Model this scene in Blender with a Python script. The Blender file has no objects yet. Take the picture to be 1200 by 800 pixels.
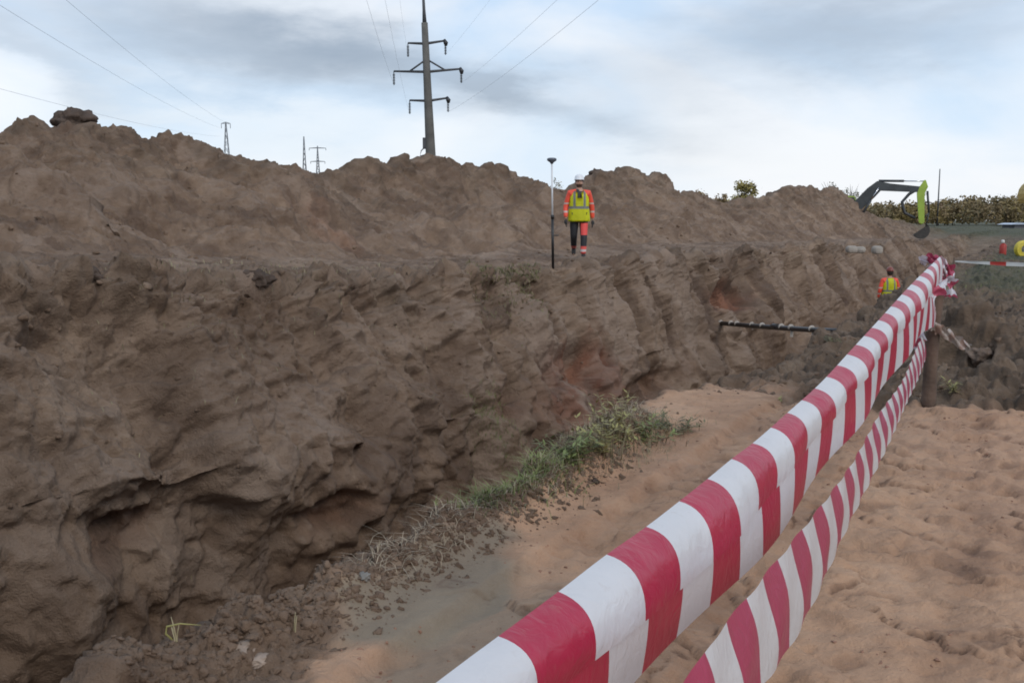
import bpy, bmesh, math, random
import numpy as np
from mathutils import Vector, Matrix
random.seed(7)
rng = np.random.default_rng(7)
PI = math.pi
sc = bpy.context.scene
COL = sc.collection

# ------------------------------------------------------------------ camera
F = 1152.0; CX, CY = 600.0, 400.0; HOR = 258.0; CAMZ = 1.6
PITCH = math.atan((CY - HOR) / F)
cd = bpy.data.cameras.new('camera'); cam = bpy.data.objects.new('camera', cd); COL.objects.link(cam)
cam.location = (0, 0, CAMZ); cam.rotation_euler = (PI/2 - PITCH, 0, 0)
cd.sensor_width = 36; cd.lens = 36 * F / 1200; cd.clip_start = 0.05; cd.clip_end = 6000
sc.camera = cam

def ray(px, py):
    x = (px - CX) / F; v = -(py - CY) / F
    c, s = math.cos(PITCH), math.sin(PITCH)
    return np.array([x, c + v*s, -s + v*c])
def at(px, py, Y):
    """world point seen at photo pixel (px, py) that lies Y metres ahead"""
    r = ray(px, py); return np.array([r[0]/r[1]*Y, Y, CAMZ + r[2]/r[1]*Y])
def zat(py_, X, Y):
    """height of the point above (X, Y) that the photo shows at row py_"""
    c, s = math.cos(PITCH), math.sin(PITCH); v = -(py_ - CY)/F
    return CAMZ + Y*(-s + v*c)/(c + v*s)
def pxof(X, Y, Z):
    c, s = math.cos(PITCH), math.sin(PITCH)
    d = Y*c - (Z-CAMZ)*s; return CX + F*X/d

# trench frame: S runs along the trench, W across it towards the far bank
ALPHA = math.radians(28.5)
D = np.array([math.sin(ALPHA), math.cos(ALPHA)]); L = np.array([-math.cos(ALPHA), math.sin(ALPHA)])
O = np.array([0.63, 7.3])
def sw(X, Y): 
    dx, dy = X-O[0], Y-O[1]; return dx*D[0]+dy*D[1], dx*L[0]+dy*L[1]
def xy(s, w): return O[0]+s*D[0]+w*L[0], O[1]+s*D[1]+w*L[1]

# ------------------------------------------------------------------ noise
_perm = rng.permutation(256); _perm = np.concatenate([_perm, _perm, _perm])
_g = rng.normal(size=(256, 3)); _g /= np.linalg.norm(_g, axis=1)[:, None]; _g = _g.astype(np.float32)
def perlin(x, y, z):
    x = np.asarray(x, np.float32); y = np.broadcast_to(np.asarray(y, np.float32), x.shape); z = np.broadcast_to(np.asarray(z, np.float32), x.shape)
    xi = np.floor(x).astype(np.int32); yi = np.floor(y).astype(np.int32); zi = np.floor(z).astype(np.int32)
    xf = x-xi; yf = y-yi; zf = z-zi
    u = xf*xf*xf*(xf*(xf*6-15)+10); v = yf*yf*yf*(yf*(yf*6-15)+10); w = zf*zf*zf*(zf*(zf*6-15)+10)
    xi &= 255; yi &= 255; zi &= 255
    def g(i, j, k):
        h = _perm[_perm[_perm[xi+i]+yi+j]+zi+k]
        gg = _g[h]
        return gg[..., 0]*(xf-i)+gg[..., 1]*(yf-j)+gg[..., 2]*(zf-k)
    def lerp(a, b, t): return a+t*(b-a)
    return 1.6*lerp(lerp(lerp(g(0,0,0), g(1,0,0), u), lerp(g(0,1,0), g(1,1,0), u), v),
                lerp(lerp(g(0,0,1), g(1,0,1), u), lerp(g(0,1,1), g(1,1,1), u), v), w)
def fbm(x, y, z, o=3, gain=.5):
    r = 0; a = 1; f = 1
    for i in range(o):
        r = r + a*perlin(x*f+i*17.3, y*f+i*5.1, z*f-i*9.7); a *= gain; f *= 2.03
    return r
def worley(x, y, z, seed=0):
    """nearest jittered cell: distance, a random plane through the cell (angular chunks), a random number per cell"""
    x, y, z = (np.asarray(a, np.float32) for a in np.broadcast_arrays(x, y, z))
    xi = np.floor(x).astype(np.int32); yi = np.floor(y).astype(np.int32); zi = np.floor(z).astype(np.int32)
    fx_ = x-xi; fy_ = y-yi; fz_ = z-zi; best = np.full(x.shape, 9., np.float32); bh = np.zeros(x.shape, np.int32); bx = np.zeros_like(x); by = np.zeros_like(x); bz = np.zeros_like(x)
    J = (_g*.28+.5).astype(np.float32)
    for i in (-1, 0, 1):
        for j in (-1, 0, 1):
            for k in (-1, 0, 1):
                h = _perm[_perm[_perm[(xi+i+seed) & 255]+((yi+j) & 255)]+((zi+k) & 255)]
                jj = J[h]; dx = fx_-i-jj[..., 0]; dy = fy_-j-jj[..., 1]; dz = fz_-k-jj[..., 2]; d2 = dx*dx+dy*dy+dz*dz
                m = d2 < best; best = np.where(m, d2, best); bh = np.where(m, h, bh); bx = np.where(m, dx, bx); by = np.where(m, dy, by); bz = np.where(m, dz, bz)
    h2 = _perm[bh+91]; g = _g[h2]
    return np.sqrt(best), bx*g[..., 0]+by*g[..., 1]+bz*g[..., 2], (_perm[h2+33]/255.).astype(np.float32)
def sstep(a, b, x):
    t = np.clip((x-a)/(b-a), 0, 1); return t*t*(3-2*t)
def bump(x, c, r): return np.exp(-((x-c)/r)**2)

# ------------------------------------------------------------------ materials
def new_mat(name):
    m = bpy.data.materials.new(name); m.use_nodes = True
    nt = m.node_tree; b = nt.nodes['Principled BSDF']; return m, nt, b
def N(nt, t, **kw):
    n = nt.nodes.new(t)
    for k, v in kw.items(): setattr(n, k, v)
    return n
_mc = {}
def mat(name, col, rough=.7, var=.25, scale=6, metal=0, bump_=.0, bscale=30, spec=.5, emit=None):
    if name in _mc: return _mc[name]
    m, nt, b = new_mat(name)
    tc = N(nt, 'ShaderNodeTexCoord'); no = N(nt, 'ShaderNodeTexNoise'); no.inputs['Scale'].default_value = scale; no.inputs['Detail'].default_value = 5
    nt.links.new(tc.outputs['Object'], no.inputs['Vector'])
    cr = N(nt, 'ShaderNodeValToRGB')
    c = np.array(col)
    cr.color_ramp.elements[0].position = .3; cr.color_ramp.elements[1].position = .7
    cr.color_ramp.elements[0].color = (*np.clip(c*(1-var), 0, 1), 1); cr.color_ramp.elements[1].color = (*np.clip(c*(1+var), 0, 1), 1)
    nt.links.new(no.outputs['Fac'], cr.inputs['Fac']); nt.links.new(cr.outputs['Color'], b.inputs['Base Color'])
    b.inputs['Roughness'].default_value = rough; b.inputs['Metallic'].default_value = metal; b.inputs['Specular IOR Level'].default_value = spec
    if bump_:
        n2 = N(nt, 'ShaderNodeTexNoise'); n2.inputs['Scale'].default_value = bscale; n2.inputs['Detail'].default_value = 4
        nt.links.new(tc.outputs['Object'], n2.inputs['Vector'])
        bu = N(nt, 'ShaderNodeBump'); bu.inputs['Strength'].default_value = bump_; bu.inputs['Distance'].default_value = .02
        nt.links.new(n2.outputs['Fac'], bu.inputs['Height']); nt.links.new(bu.outputs['Normal'], b.inputs['Normal'])
    _mc[name] = m; return m

# ------------------------------------------------------------------ object helpers
def tag(o, label=None, cat=None, group=None, kind=None):
    if label: o['label'] = label
    if cat: o['category'] = cat
    if group: o['group'] = group
    if kind: o['kind'] = kind
    return o
def mk(name, verts, faces, m, parent=None, smooth=False):
    me = bpy.data.meshes.new(name); me.from_pydata([tuple(map(float, v)) for v in verts], [], [tuple(f) for f in faces]); me.update()
    if smooth: me.polygons.foreach_set('use_smooth', [True]*len(me.polygons))
    o = bpy.data.objects.new(name, me); COL.objects.link(o)
    if m is not None: me.materials.append(m)
    if parent is not None: o.parent = parent
    return o
def mk_np(name, V, Q, m, parent=None, smooth=True):
    """fast mesh: V (n,3), Q (k,3 or 4)"""
    me = bpy.data.meshes.new(name); k = Q.shape[1]
    me.vertices.add(len(V)); me.vertices.foreach_set('co', np.ascontiguousarray(V, np.float32).ravel())
    me.loops.add(Q.size); me.loops.foreach_set('vertex_index', np.ascontiguousarray(Q, np.int32).ravel())
    me.polygons.add(len(Q)); me.polygons.foreach_set('loop_start', np.arange(0, Q.size, k, dtype=np.int32))
    me.polygons.foreach_set('loop_total', np.full(len(Q), k, np.int32))
    if smooth: me.polygons.foreach_set('use_smooth', np.ones(len(Q), bool))
    me.update(calc_edges=True); me.validate()
    o = bpy.data.objects.new(name, me); COL.objects.link(o); me.materials.append(m)
    if parent is not None: o.parent = parent
    return o
def empty(name, loc, rz=0):
    o = bpy.data.objects.new(name, None); COL.objects.link(o); o.location = loc; o.rotation_euler = (0, 0, rz); o.empty_display_size = .2; return o

class MB:
    def __init__(s): s.bm = bmesh.new()
    def box(s, c, size, rot=None, bev=0):
        r = bmesh.ops.create_cube(s.bm, size=1); vs = r['verts']
        M = Matrix.Translation(Vector(c)) @ (rot.to_4x4() if rot is not None else Matrix()) @ Matrix.Diagonal((*size, 1))
        bmesh.ops.transform(s.bm, matrix=M, verts=vs)
        if bev:
            es = list({e for v in vs for e in v.link_edges})
            bmesh.ops.bevel(s.bm, geom=es, offset=bev, segments=2, affect='EDGES', profile=.5)
        return s
    def tube(s, pts, r, n=8, caps=True):
        pts = [Vector(p) for p in pts]; rs = r if hasattr(r, '__len__') else [r]*len(pts)
        rings = []; up = None
        for i, p in enumerate(pts):
            t = (pts[min(i+1, len(pts)-1)] - pts[max(i-1, 0)]).normalized()
            if up is None: up = Vector((0, 0, 1)) if abs(t.z) < .9 else Vector((1, 0, 0))
            a = t.cross(up).normalized(); b = a.cross(t).normalized(); up = b
            rings.append([s.bm.verts.new(p + (a*math.cos(2*PI*k/n) + b*math.sin(2*PI*k/n))*rs[i]) for k in range(n)])
        for i in range(len(rings)-1):
            for k in range(n): 
                f = s.bm.faces.new((rings[i][k], rings[i][(k+1) % n], rings[i+1][(k+1) % n], rings[i+1][k])); f.smooth = True
        if caps:
            s.bm.faces.new(rings[0][::-1]); s.bm.faces.new(rings[-1])
        return s
    def prism(s, poly, y0, y1, bev=0):
        """poly in XZ, extruded along Y"""
        a = [s.bm.verts.new((p[0], y0, p[1])) for p in poly]; b = [s.bm.verts.new((p[0], y1, p[1])) for p in poly]
        n = len(poly); fs = [s.bm.faces.new(a), s.bm.faces.new(b[::-1])]
        for i in range(n): fs.append(s.bm.faces.new((a[(i+1) % n], a[i], b[i], b[(i+1) % n])))
        if bev:
            es = list({e for f in fs for e in f.edges})
            bmesh.ops.bevel(s.bm, geom=es, offset=bev, segments=2, affect='EDGES', profile=.5)
        return s
    def rings(s, rs, cap0=True, cap1=True, smooth=True):
        R = [[s.bm.verts.new(p) for p in r] for r in rs]; n = len(R[0])
        for i in range(len(R)-1):
            for k in range(n):
                f = s.bm.faces.new((R[i][k], R[i][(k+1) % n], R[i+1][(k+1) % n], R[i+1][k])); f.smooth = smooth
        if cap0: s.bm.faces.new(R[0][::-1])
        if cap1: s.bm.faces.new(R[-1])
        return s
    def build(s, name, m, parent=None):
        bmesh.ops.recalc_face_normals(s.bm, faces=s.bm.faces)
        me = bpy.data.meshes.new(name); s.bm.to_mesh(me); s.bm.free()
        o = bpy.data.objects.new(name, me); COL.objects.link(o); me.materials.append(m)
        if parent is not None: o.parent = parent
        return o

# ================================================================== GROUND
# heap crest measured from the skyline of the photograph
sky_pts = [(-60,165),(0,152),(20,146),(40,140),(75,135),(110,150),(140,158),(180,153),(215,166),(250,166),(275,185),(310,206),(345,209),(380,216),(400,210),(430,201),(470,188),(510,188),(545,196),(575,195),(600,208),(640,217),(680,214),(700,201),(740,202),(775,212),(800,226),(850,237),(890,236),(918,221),(950,222),(972,221),(988,226),(1001,240),(1014,252),(1060,262),(1100,272)]
CW = 12.0
cs, cz = [-60.], [3.2]
for px_, py_ in sky_pts:
    r = (px_-CX)/F  # X = r*Y*k ; iterate on height
    z = 3.3
    for _ in range(4):
        k = math.cos(PITCH) - (z-CAMZ)*0/1
        # X = r*(Y c - (z-CAMZ) s)
        c_, s_ = math.cos(PITCH), math.sin(PITCH)
        A = D[0] - r*c_*D[1]; B = r*(c_*(O[1]+CW*L[1]) - (z-CAMZ)*s_) - (O[0]+CW*L[0])
        s0 = B/A; X, Y = xy(s0, CW); z = zat(py_, X, Y)
    cs.append(s0); cz.append(z)
cs.append(cs[-1]+40); cz.append(0.2); cs.append(6000); cz.append(0.0)
cs = np.array(cs); cz = np.array(cz)

def srows():
    out = []; s = -6.5
    while s < 4000:
        out.append(s)
        X, Y = xy(s, 2.0); d = max(2.6, math.hypot(X, Y))
        st = .0030*d if s < 130 else .03*d
        s += st
    back = []; s = -6.5; st = .03
    while s > -400: st *= 1.12; s -= st; back.append(s)
    return np.array(back[::-1]+out)
S = srows()
segs = [(-3000,-300,5),(-300,-40,8),(-40,-12,20),(-12,-4.2,70),(-4.2,-.40,260),(-.40,0,34),(0,.5,50),(.5,3.0,24),(3.0,3.5,80),(3.5,4.5,170),(4.5,5.2,36),(5.2,8.2,90),(8.2,12,170),(12,17,36),(17,60,18),(60,400,8),(400,3000,5)]
kw = [segs[0][0]]+[b for a, b, n in segs]
cols = []
for k, (a, b, n) in enumerate(segs): cols += [k + i/n for i in range(n)]
cols.append(len(segs)); cols = np.array(cols)
nS, nC = len(S), len(cols)
# profile node heights as functions of S
tfade = 1 - sstep(62, 95, S)             # trench closes far away
bfade = 1 - sstep(60, 200, -S)
tf = tfade*bfade
crest = np.interp(S, cs, cz)
crest = np.where(S < cs[1], 3.2 + .4*np.sin(S*.5), crest)
terr = (.72 + .42*(1-sstep(-2, 9, S)))*(1 - .5*sstep(25, 45, S))*(1 - sstep(50, 80, S))
rimz = np.interp(S, [-400, 1.5, 3.6, 6, 10, 13, 17, 23, 60, 4000], [.05, .05, -.12, -.28, -.24, -.2, -.08, .12, 0, 0])
field = np.zeros_like(S) 
floorz = -2.5 + .85*sstep(15, 23, S)*(1-sstep(28, 50, S))
lowtop = (-.35 - .55*sstep(-3.5, 5, S))    # top of the steep lower wall on the far side
NW = np.zeros((nS, len(kw))); NZ = np.zeros((nS, len(kw)))
wob = (.25*perlin(S*.35, 3.3, 0)*bfade + .12*perlin(S*1.3, 7.3, 0))*(.25+.75*sstep(-3.5, -1, S)) - .37*(1-sstep(-.8, 1.5, S))
wob2 = .35*perlin(S*.30, 13.3, 0) + .22*perlin(S*1.1, 1.3, 0)
wob3 = .9*perlin(S*.12, 23.3, 0)
NWv = list(kw)
for k, w in enumerate(kw):
    NW[:, k] = w
    z = 0*S
    if w == 0: z = rimz
    if w == -.40: z = rimz*.75
    if w == .5: z = (floorz+.1)*tf
    if w == 3.0: z = floorz*tf
    if w == 3.5: z = lowtop*tf
    if w == 4.5: z = terr*1.0
    if w == 5.2: z = terr*1.02
    if w == 8.2: z = terr*1.0 + .15*(1-sstep(60, 110, S))
    if w == 12: z = crest
    if w == 17: z = .1 + 0*S
    NZ[:, k] = z
    if -.5 < w < .6: NW[:, k] += np.clip(wob, -.7, .3)*tf
    if 2.9 < w < 3.6: NW[:, k] += np.clip(wob2, -.3, .4)*tf*.6
    if w == 3.0: NW[:, k] += .5*(1-sstep(1, 6, S))*tf
    if w == 3.5: NW[:, k] -= .25*(1-sstep(1, 6, S))*tf
    if 4 < w < 6: NW[:, k] += wob2*.7*tf
    if w == 8.2: NW[:, k] += wob3*.6
    if w == 12: NW[:, k] += wob3*.3
ki = np.clip(np.floor(cols).astype(int), 0, len(kw)-2); kf = cols-ki
W = NW[:, ki]*(1-kf) + NW[:, ki+1]*kf
Z = NZ[:, ki]*(1-kf) + NZ[:, ki+1]*kf
i0 = int(np.searchsorted(cols, 3.0)); i1 = int(np.searchsorted(cols, 14.0))
for it in range(7):   # round the corners of the profile
    W[:, i0:i1] = .25*W[:, i0-1:i1-1]+.5*W[:, i0:i1]+.25*W[:, i0+1:i1+1]
    Z[:, i0:i1] = .25*Z[:, i0-1:i1-1]+.5*Z[:, i0:i1]+.25*Z[:, i0+1:i1+1]
W2, Z2 = W.copy(), Z.copy(); j0 = int(np.searchsorted(cols, 9.4)); j1 = int(np.searchsorted(cols, 13.6))
for it in range(60):
    W2[:, j0:j1] = .25*W2[:, j0-1:j1-1]+.5*W2[:, j0:j1]+.25*W2[:, j0+1:j1+1]; Z2[:, j0:j1] = .25*Z2[:, j0-1:j1-1]+.5*Z2[:, j0:j1]+.25*Z2[:, j0+1:j1+1]
bl = (1-sstep(2, 8, S))[:, None]; W = W*(1-bl)+W2*bl; Z = Z*(1-bl)+Z2*bl
SS = np.broadcast_to(S[:, None], W.shape).copy()
X = O[0]+SS*D[0]+W*L[0]; Y = O[1]+SS*D[1]+W*L[1]
near = np.exp(-(np.maximum(np.abs(W-2)-30, 0)/60)**2)*(1-sstep(140, 300, SS))*(1-sstep(100, 300, -SS))
dist = np.hypot(X, Y)
# large landforms on the near bank
def hump(X, Y, cx, cy, h, r, r2=None): 
    s_, w_ = sw(X, Y); sc_, wc_ = sw(cx, cy); return h*np.exp(-((s_-sc_)/(r2 or r))**2-((w_-wc_)/r)**2)
nearside = 1 - sstep(-.1, .35, W)
def px_hump(px, py, Yd, r, r2=None, k=1):
    p = at(px, py, Yd); return hump(X, Y, p[0], p[1], p[2]*k, r, r2)
clodzone = sstep(8.0, 8.7, Y + .3*perlin(X*1.5, Y*1.5, 0) + .06*(X-3.6)) * (1-sstep(-1.2, -.6, W + .2*perlin(X, Y, 4)))
clodzone = np.maximum(clodzone, sstep(8.9, 10.2, Y+.6*perlin(X*.8, Y*.8, 2)))*(1-sstep(.1, .4, W))
add = px_hump(1135, 352, 12.5, .55, .8) + px_hump(1068, 324, 20, .32, 1.1) + px_hump(1190, 395, 11.5, .5, .8, 1)*.6
add += hump(X, Y, 4.5, 13.9, .14, .4, .8) + px_hump(1165, 425, 10, .5, .6)*.5 + hump(X, Y, 13.5, 27.5, .35, .6, 2.5)
pass
_p = at(1132, 378, 11.5); add -= hump(X, Y, _p[0], _p[1], .55, .35, .5)
add += clodzone*.04*fbm(X*.7, Y*.7, 3., 2)
Z += np.clip(add, -.5, 2)*nearside
# clod berm along the near rim
berm = np.exp(-((W-wob[:, None]*tf[:, None]+.12)/.15)**2)*(1-sstep(-.3, .8, SS))*(.12+.07*perlin(SS*2.2, 5., 0)+.05*bump(SS, -1., .9))
Z += berm
berm2 = np.exp(-((W+.1)/.3)**2)*bump(SS, -.2, .9)*.02
Z += berm2
# rut: a low step along the path, and a shallow pan of wet mud
def zones():
    # wet grey mud pan
    c = at(480, 725, 4.02); s_, w_ = sw(c[0], c[1])
    u = (SS-s_)/.90; v = (W-w_)/.44
    d = np.sqrt(u*u+v*v) + .33*fbm(X*1.7, Y*1.7, 2., 3)
    pan = 1-sstep(.72, 1.05, d)
    c = at(560, 800, 3.4); s_, w_ = sw(c[0], c[1]); d2 = np.sqrt(((SS-s_)/.9)**2+((W-w_)/.35)**2)+.35*fbm(X*2, Y*2, 5., 3)
    return np.maximum(pan, .7*(1-sstep(.5, 1, d2)))
pan = zones()*nearside*(1-sstep(-.20, -.10, W-(np.clip(wob, -.7, .3)*tf)[:, None]))
path = nearside*(1-clodzone)*(1-sstep(30, 60, -W))
rw = -.93 + .06*perlin(SS*.8, 1., 1.)
rut = path*(sstep(rw-.03, rw+.05, W) - .6*np.exp(-((W-rw+.06)/.07)**2))
Z += .035*rut*(1-sstep(2, 3.5, SS))
r2 = -1.9+.1*perlin(SS*.6, 4., 1.); Z -= path*.03*np.exp(-((W-r2)/.12)**2)
P = np.stack([X, Y, Z], -1).astype(np.float32)
# normals of the base surface
du = np.gradient(P, axis=0); dv = np.gradient(P, axis=1)
Nn = np.cross(dv, du); Nn /= np.linalg.norm(Nn, axis=-1, keepdims=True)+1e-9
Nn *= np.sign(Nn[..., 2:3] + (Nn[..., 2:3] == 0)) if False else 1
if Nn[nS//3, nC-3, 2] < 0: Nn = -Nn
del du, dv
cc = np.broadcast_to(cols[None, :], W.shape)
def band(a, b, fa, fb): return sstep(a-fa, a+fa, cc)*(1-sstep(b-fb, b+fb, cc))
# column positions: -.40 -> 5, 0 -> 6, .5 -> 7, 1.4 -> 8, 1.75 -> 9, 4.5 -> 10, 5.2 -> 11, 8.2 -> 12, crest 13, 17 -> 14
m_face = band(8.2, 10.15, .3, .25)
m_up = band(9.1, 10.1, .25, .2)
m_low = band(7.8, 9.2, .3, .25)
m_nwall = band(5.9, 7.6, .35, .3)
m_terr = band(10.1, 12.0, .3, .3)
m_heap = band(12.0, 14.0, .25, .4)
m_far = (S[:, None] > 14)
x, y, z = P[..., 0], P[..., 1], P[..., 2]
i_a = int(np.searchsorted(cols, 3.0)); i_b = int(np.searchsorted(cols, 15.0))
sub = (slice(None), slice(i_a, i_b))
xs, ys, zs, ws, ss = x[sub], y[sub], z[sub], W[sub].astype(np.float32), SS[sub].astype(np.float32)
disp = np.zeros(P.shape[:2], np.float32); d_ = np.zeros_like(xs)
mf, mu, ml, mn, mt, mh = (a[sub] for a in (m_face, m_up, m_low, m_nwall, m_terr, m_heap))
cz_ = clodzone[sub]; pa = path[sub]; pn = pan[sub]
fine = sstep(60, 15, dist[sub]) if False else 1-sstep(25, 80, dist[sub])
n1 = fbm(xs*.55, ys*.55, zs*.55, 3); n2 = fbm(xs*1.9, ys*1.9, zs*1.9, 3); n3 = fbm(xs*6, ys*6, zs*6, 3)
n4 = perlin(xs*19, ys*19, zs*19)*fine; n5 = perlin(xs*38+3, ys*38, zs*38)*(1-sstep(10, 22, dist[sub]))
# fall-line flutes and bucket scallops on the far wall
wp = .5*n1+.12*n2
fl = perlin(ss*1.15+wp, ws*.16, zs*.2+3)
scal = 1-np.abs(np.sin((ss*.95+.8*perlin(ss*.21, 2., 2.)+wp*.6+.12*ws)*PI))**.7
flute = perlin(ss*3.3+wp*1.2, ws*.35, zs*.5)
right = sstep(3, 11, ss); 
d_ += mf*(.30*n1 + .10*n2*(1-.5*right) + .035*n3 + .012*n4+.004*n5)
d_ += mu*(.20*fl + right*(-.16*sstep(-.3, .5, perlin(ss*.3, 31., 2.))*scal*(1-sstep(40, 70, ss)) + .07*flute) + .05*flute)
d_ += ml*(.22*fl + .16*np.abs(n2)*-1 + .07*flute)
# angular broken chunks (planes meeting at sharp creases)
wx, wy, wz = xs+.15*n2, ys+.15*n3, zs+.1*n2
k1d, k1, k1r = worley(wx*1.05, wy*1.05, wz*1.3, 3)
k2d, k2, k2r = worley(wx*3.1, wy*3.1, wz*3.6, 11)
k3d, k3, k3r = worley(xs*8.5+.3*n3, ys*8.5, zs*9., 23)
k4d, k4, k4r = worley(xs*21, ys*21, zs*21, 5)
# planks of earth torn down the slope by the bucket
q_ = (.8-zs)/2.4
p1d, p1, p1r = worley(ss*.8+.5*n1+1.1*perlin(ss*.22, 41., 3.), q_*.9+.25*n2, 3., 7)
p2d, p2, p2r = worley(ss*2.4+.5*n2+.4*n1+.8*perlin(ss*.5, 51., 3.), q_*1.3+.2*n3, 9., 17)
sm1 = np.tanh(3*fbm(xs*.5+4, ys*.5, zs*.9, 2))
near_ = (1-sstep(8, 20, dist[sub]))
def soft(a, n):
    for _ in range(n):
        a[1:-1] = .25*a[:-2]+.5*a[1:-1]+.25*a[2:]; a[:, 1:-1] = .25*a[:, :-2]+.5*a[:, 1:-1]+.25*a[:, 2:]
    return a
chunks = soft(mf*(1-right*.75)*(.13*k1+.05*k2+.10*sm1) + mu*right*(.22*p1+.13*(p1r-.5)) + mu*(1-right)*.10*p1, 4)
d_ += chunks + soft(mf*.035*k2 + mu*.06*p2, 3) + mf*.022*k3 + mf*.008*np.tanh(4*perlin(xs*4.5, ys*4.5, zs*7)) + mf*.007*k4*near_
tint = (mf*(.6*right+.25)*((p1r-.5)*1.0+(p2r-.5)*.6) + (mh+mt+mf*(1-right))*((k1r-.5)*.5*(k1d < .8)+(k2r-.5)*.35)).astype(np.float32)
# cavities with dark red earth
def cav(px, py, wv, r, rz_=None):
    """centre (on the face) seen through a pixel at across-position wv"""
    rr = ray(px, py); q = rr[0]/rr[1]
    A = D[0]-q*D[1]; s0 = (q*(O[1]+wv*L[1])-(O[0]+wv*L[0]))/A
    Xc, Yc = xy(s0, wv); return s0, wv
redm = np.zeros_like(d_); greym = np.zeros_like(d_)
mfh = np.maximum(mf, mh)
for (px, py, wv, rs_, rw_, dep) in [(850,345,4.1,1.7,.40,.45),(668,425,3.9,1.6,.42,.25),(755,450,3.7,2.0,.35,.40),(590,335,4.4,.6,.15,.20),(300,325,4.5,.35,.10,.16),(350,262,9.8,.7,.5,.0),(400,600,3.3,.45,.22,.25),(180,640,3.2,.5,.2,.2),(600,470,3.5,.5,.3,.15)]:
    s0, w0 = cav(px, py, wv, 1); Xc_, Yc_ = xy(s0, wv); z0_ = zat(py, Xc_, Yc_)
    g = np.exp(-((ss-s0)/rs_)**2-((zs-z0_)/rw_)**2)*mfh
    d_ -= dep*sstep(.25, .8, g+.12*n2); redm = np.maximum(redm, (.9 if px in (850, 668) else .35)*sstep(.2, .75, g+.25*n2)*mfh)
s0, w0 = cav(690, 470, 3.5, 1); Xc_, Yc_ = xy(s0, 3.5); z0_ = zat(465, Xc_, Yc_); g = np.exp(-((ss-s0)/2.2)**2-((zs-z0_)/.75)**2)*mf; redm = np.maximum(redm, .95*sstep(.25, .8, g+.3*flute)*mf)
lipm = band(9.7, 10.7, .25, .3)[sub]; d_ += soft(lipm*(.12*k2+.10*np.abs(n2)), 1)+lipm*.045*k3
# heap
rill = perlin((ss+.35*ws)*1.1+wp, ws*.2, 5.)
d_ += mh*(.34*n1 + .13*n2 + .04*n3 + .015*n4 + .12*rill + .09*k1*sstep(-.5,.4,n1) + .045*k2 + .03*k3 + .008*k4*near_)
top = band(12.6, 13.4, .2, .3)[sub]; d_ += top*(.05*np.abs(n3)+.04*np.abs(perlin(xs*2.7, ys*2.7, zs*2.7)))
# terrace: trampled, cloddy
bil = np.abs(perlin(xs*2.4, ys*2.4, zs*2.4+8)); bil2 = np.abs(perlin(xs*6.5, ys*6.5, zs*6.5))
d_ += mt*(.05*n1+.03*(bil-.25)+soft(.07*k2*sstep(-.6,.3,n2), 2)+.035*k3+.012*k4*near_+.02*n3)
# near wall
d_ += mn*(.07*n2+.05*n3+.02*n4+.008*n5)
wobc = (np.clip(wob, -.7, .3)*tf)[:, None].astype(np.float32)
rim = np.exp(-(np.minimum(ws-.02-wobc, 0)/(.17+.4*(1-sstep(-4.4, -3.7, ss))))**2)*np.exp(-(np.maximum(ws-.02, 0)/.35)**2)*(1-sstep(-.1,.8,ss)*.75)
d_ += rim*(.03*n3+.03*k2+.045*k3+.018*k4+.008*n5)
# clods zone
d_ += soft(cz_*(.12*n2+.16*k2+.06*k3+.10*(bil-.2))*(1-sstep(40, 120, ss)*.8), 2) + cz_*(.03*k3+.012*k4)*(1-sstep(10, 30, ss))
# sand path: gentle, with scuffs, footprints and crusts
crk = perlin(xs*1.5+2, ys*1.5, 1.)+.5*perlin(xs*4, ys*4, 1.); lip = np.exp(-(crk/.10)**2)
crk2 = fbm(xs*2.6+.8*ss, ys*1.3+11, 4., 2); lip2 = sstep(.0, .22, crk2)
smooth_ = 1-sstep(-.98,-.88, ws)*.8*(1-sstep(2.2,4,ss))
trk = sum(np.exp(-((ws-wc_-.08*np.sin(ss*.7+ph_))/.075)**2) for wc_, ph_ in ((-2.6, 0.), (-3.15, .4), (-1.45, 1.)))*sstep(-.5, .2, n1+.25)
dsand = .028*n1+.010*n2+.004*n3*2+.0022*n4+.0010*n5
dsand += smooth_*(.020*(lip2-.5)+.022*np.where(fbm(xs*1.1, ys*1.1, 8., 2) > .05, 1, 0)*(bil2-.3)*1.0 - .014*lip*sstep(-.2, .3, n1) + .010*n3)
foot = fbm(xs*3.1+5, ys*3.1, 6., 2); dsand -= smooth_*.018*sstep(.42, .62, foot)
dsand += smooth_*soft(.022*k2*sstep(-.05,.35,n2)+.022*k3*sstep(.1,.4,fbm(xs*1.7+8,ys*1.7,2.,2)), 1)+smooth_*(.004*k3+.003*k4)-.022*trk*(1+.6*perlin(ss*9., ws*4, 1.)*0+.5*np.sign(np.sin(ss*34+ws*20))*.35) + .0015*k4
fbA = fbm(xs*1.9+3, ys*1.3+.6*ss, 7., 4)
d_ -= pa*smooth_*.014*np.exp(-((fbA-.12)/.03)**2) - pa*smooth_*.022*sstep(.10, .15, fbA)*sstep(-.3, .1, n2+.3*n1)
d_ += pa*(1-.85*pn)*dsand
d_ += pa*pn*(.003*n3+.006*n1)
d_ *= near[sub]
disp[sub] = d_
P += Nn*disp[..., None]
# level spots where the photograph fixes the height of the bank
for (Xq_, Yq_, zq_, rq_) in ((1.47, 20.6, at(678, 305, 20.6)[2], 1.1), (.75, 17.4, at(648, 316, 17.4)[2], .8)):
    dd_ = (P[..., 0]-Xq_)**2+(P[..., 1]-Yq_)**2; kk_ = np.unravel_index(np.argmin(dd_), dd_.shape); dz_ = zq_-P[kk_][2]
    print('PIN', dz_); P[..., 2] += dz_*np.exp(-dd_/rq_**2)
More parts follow.
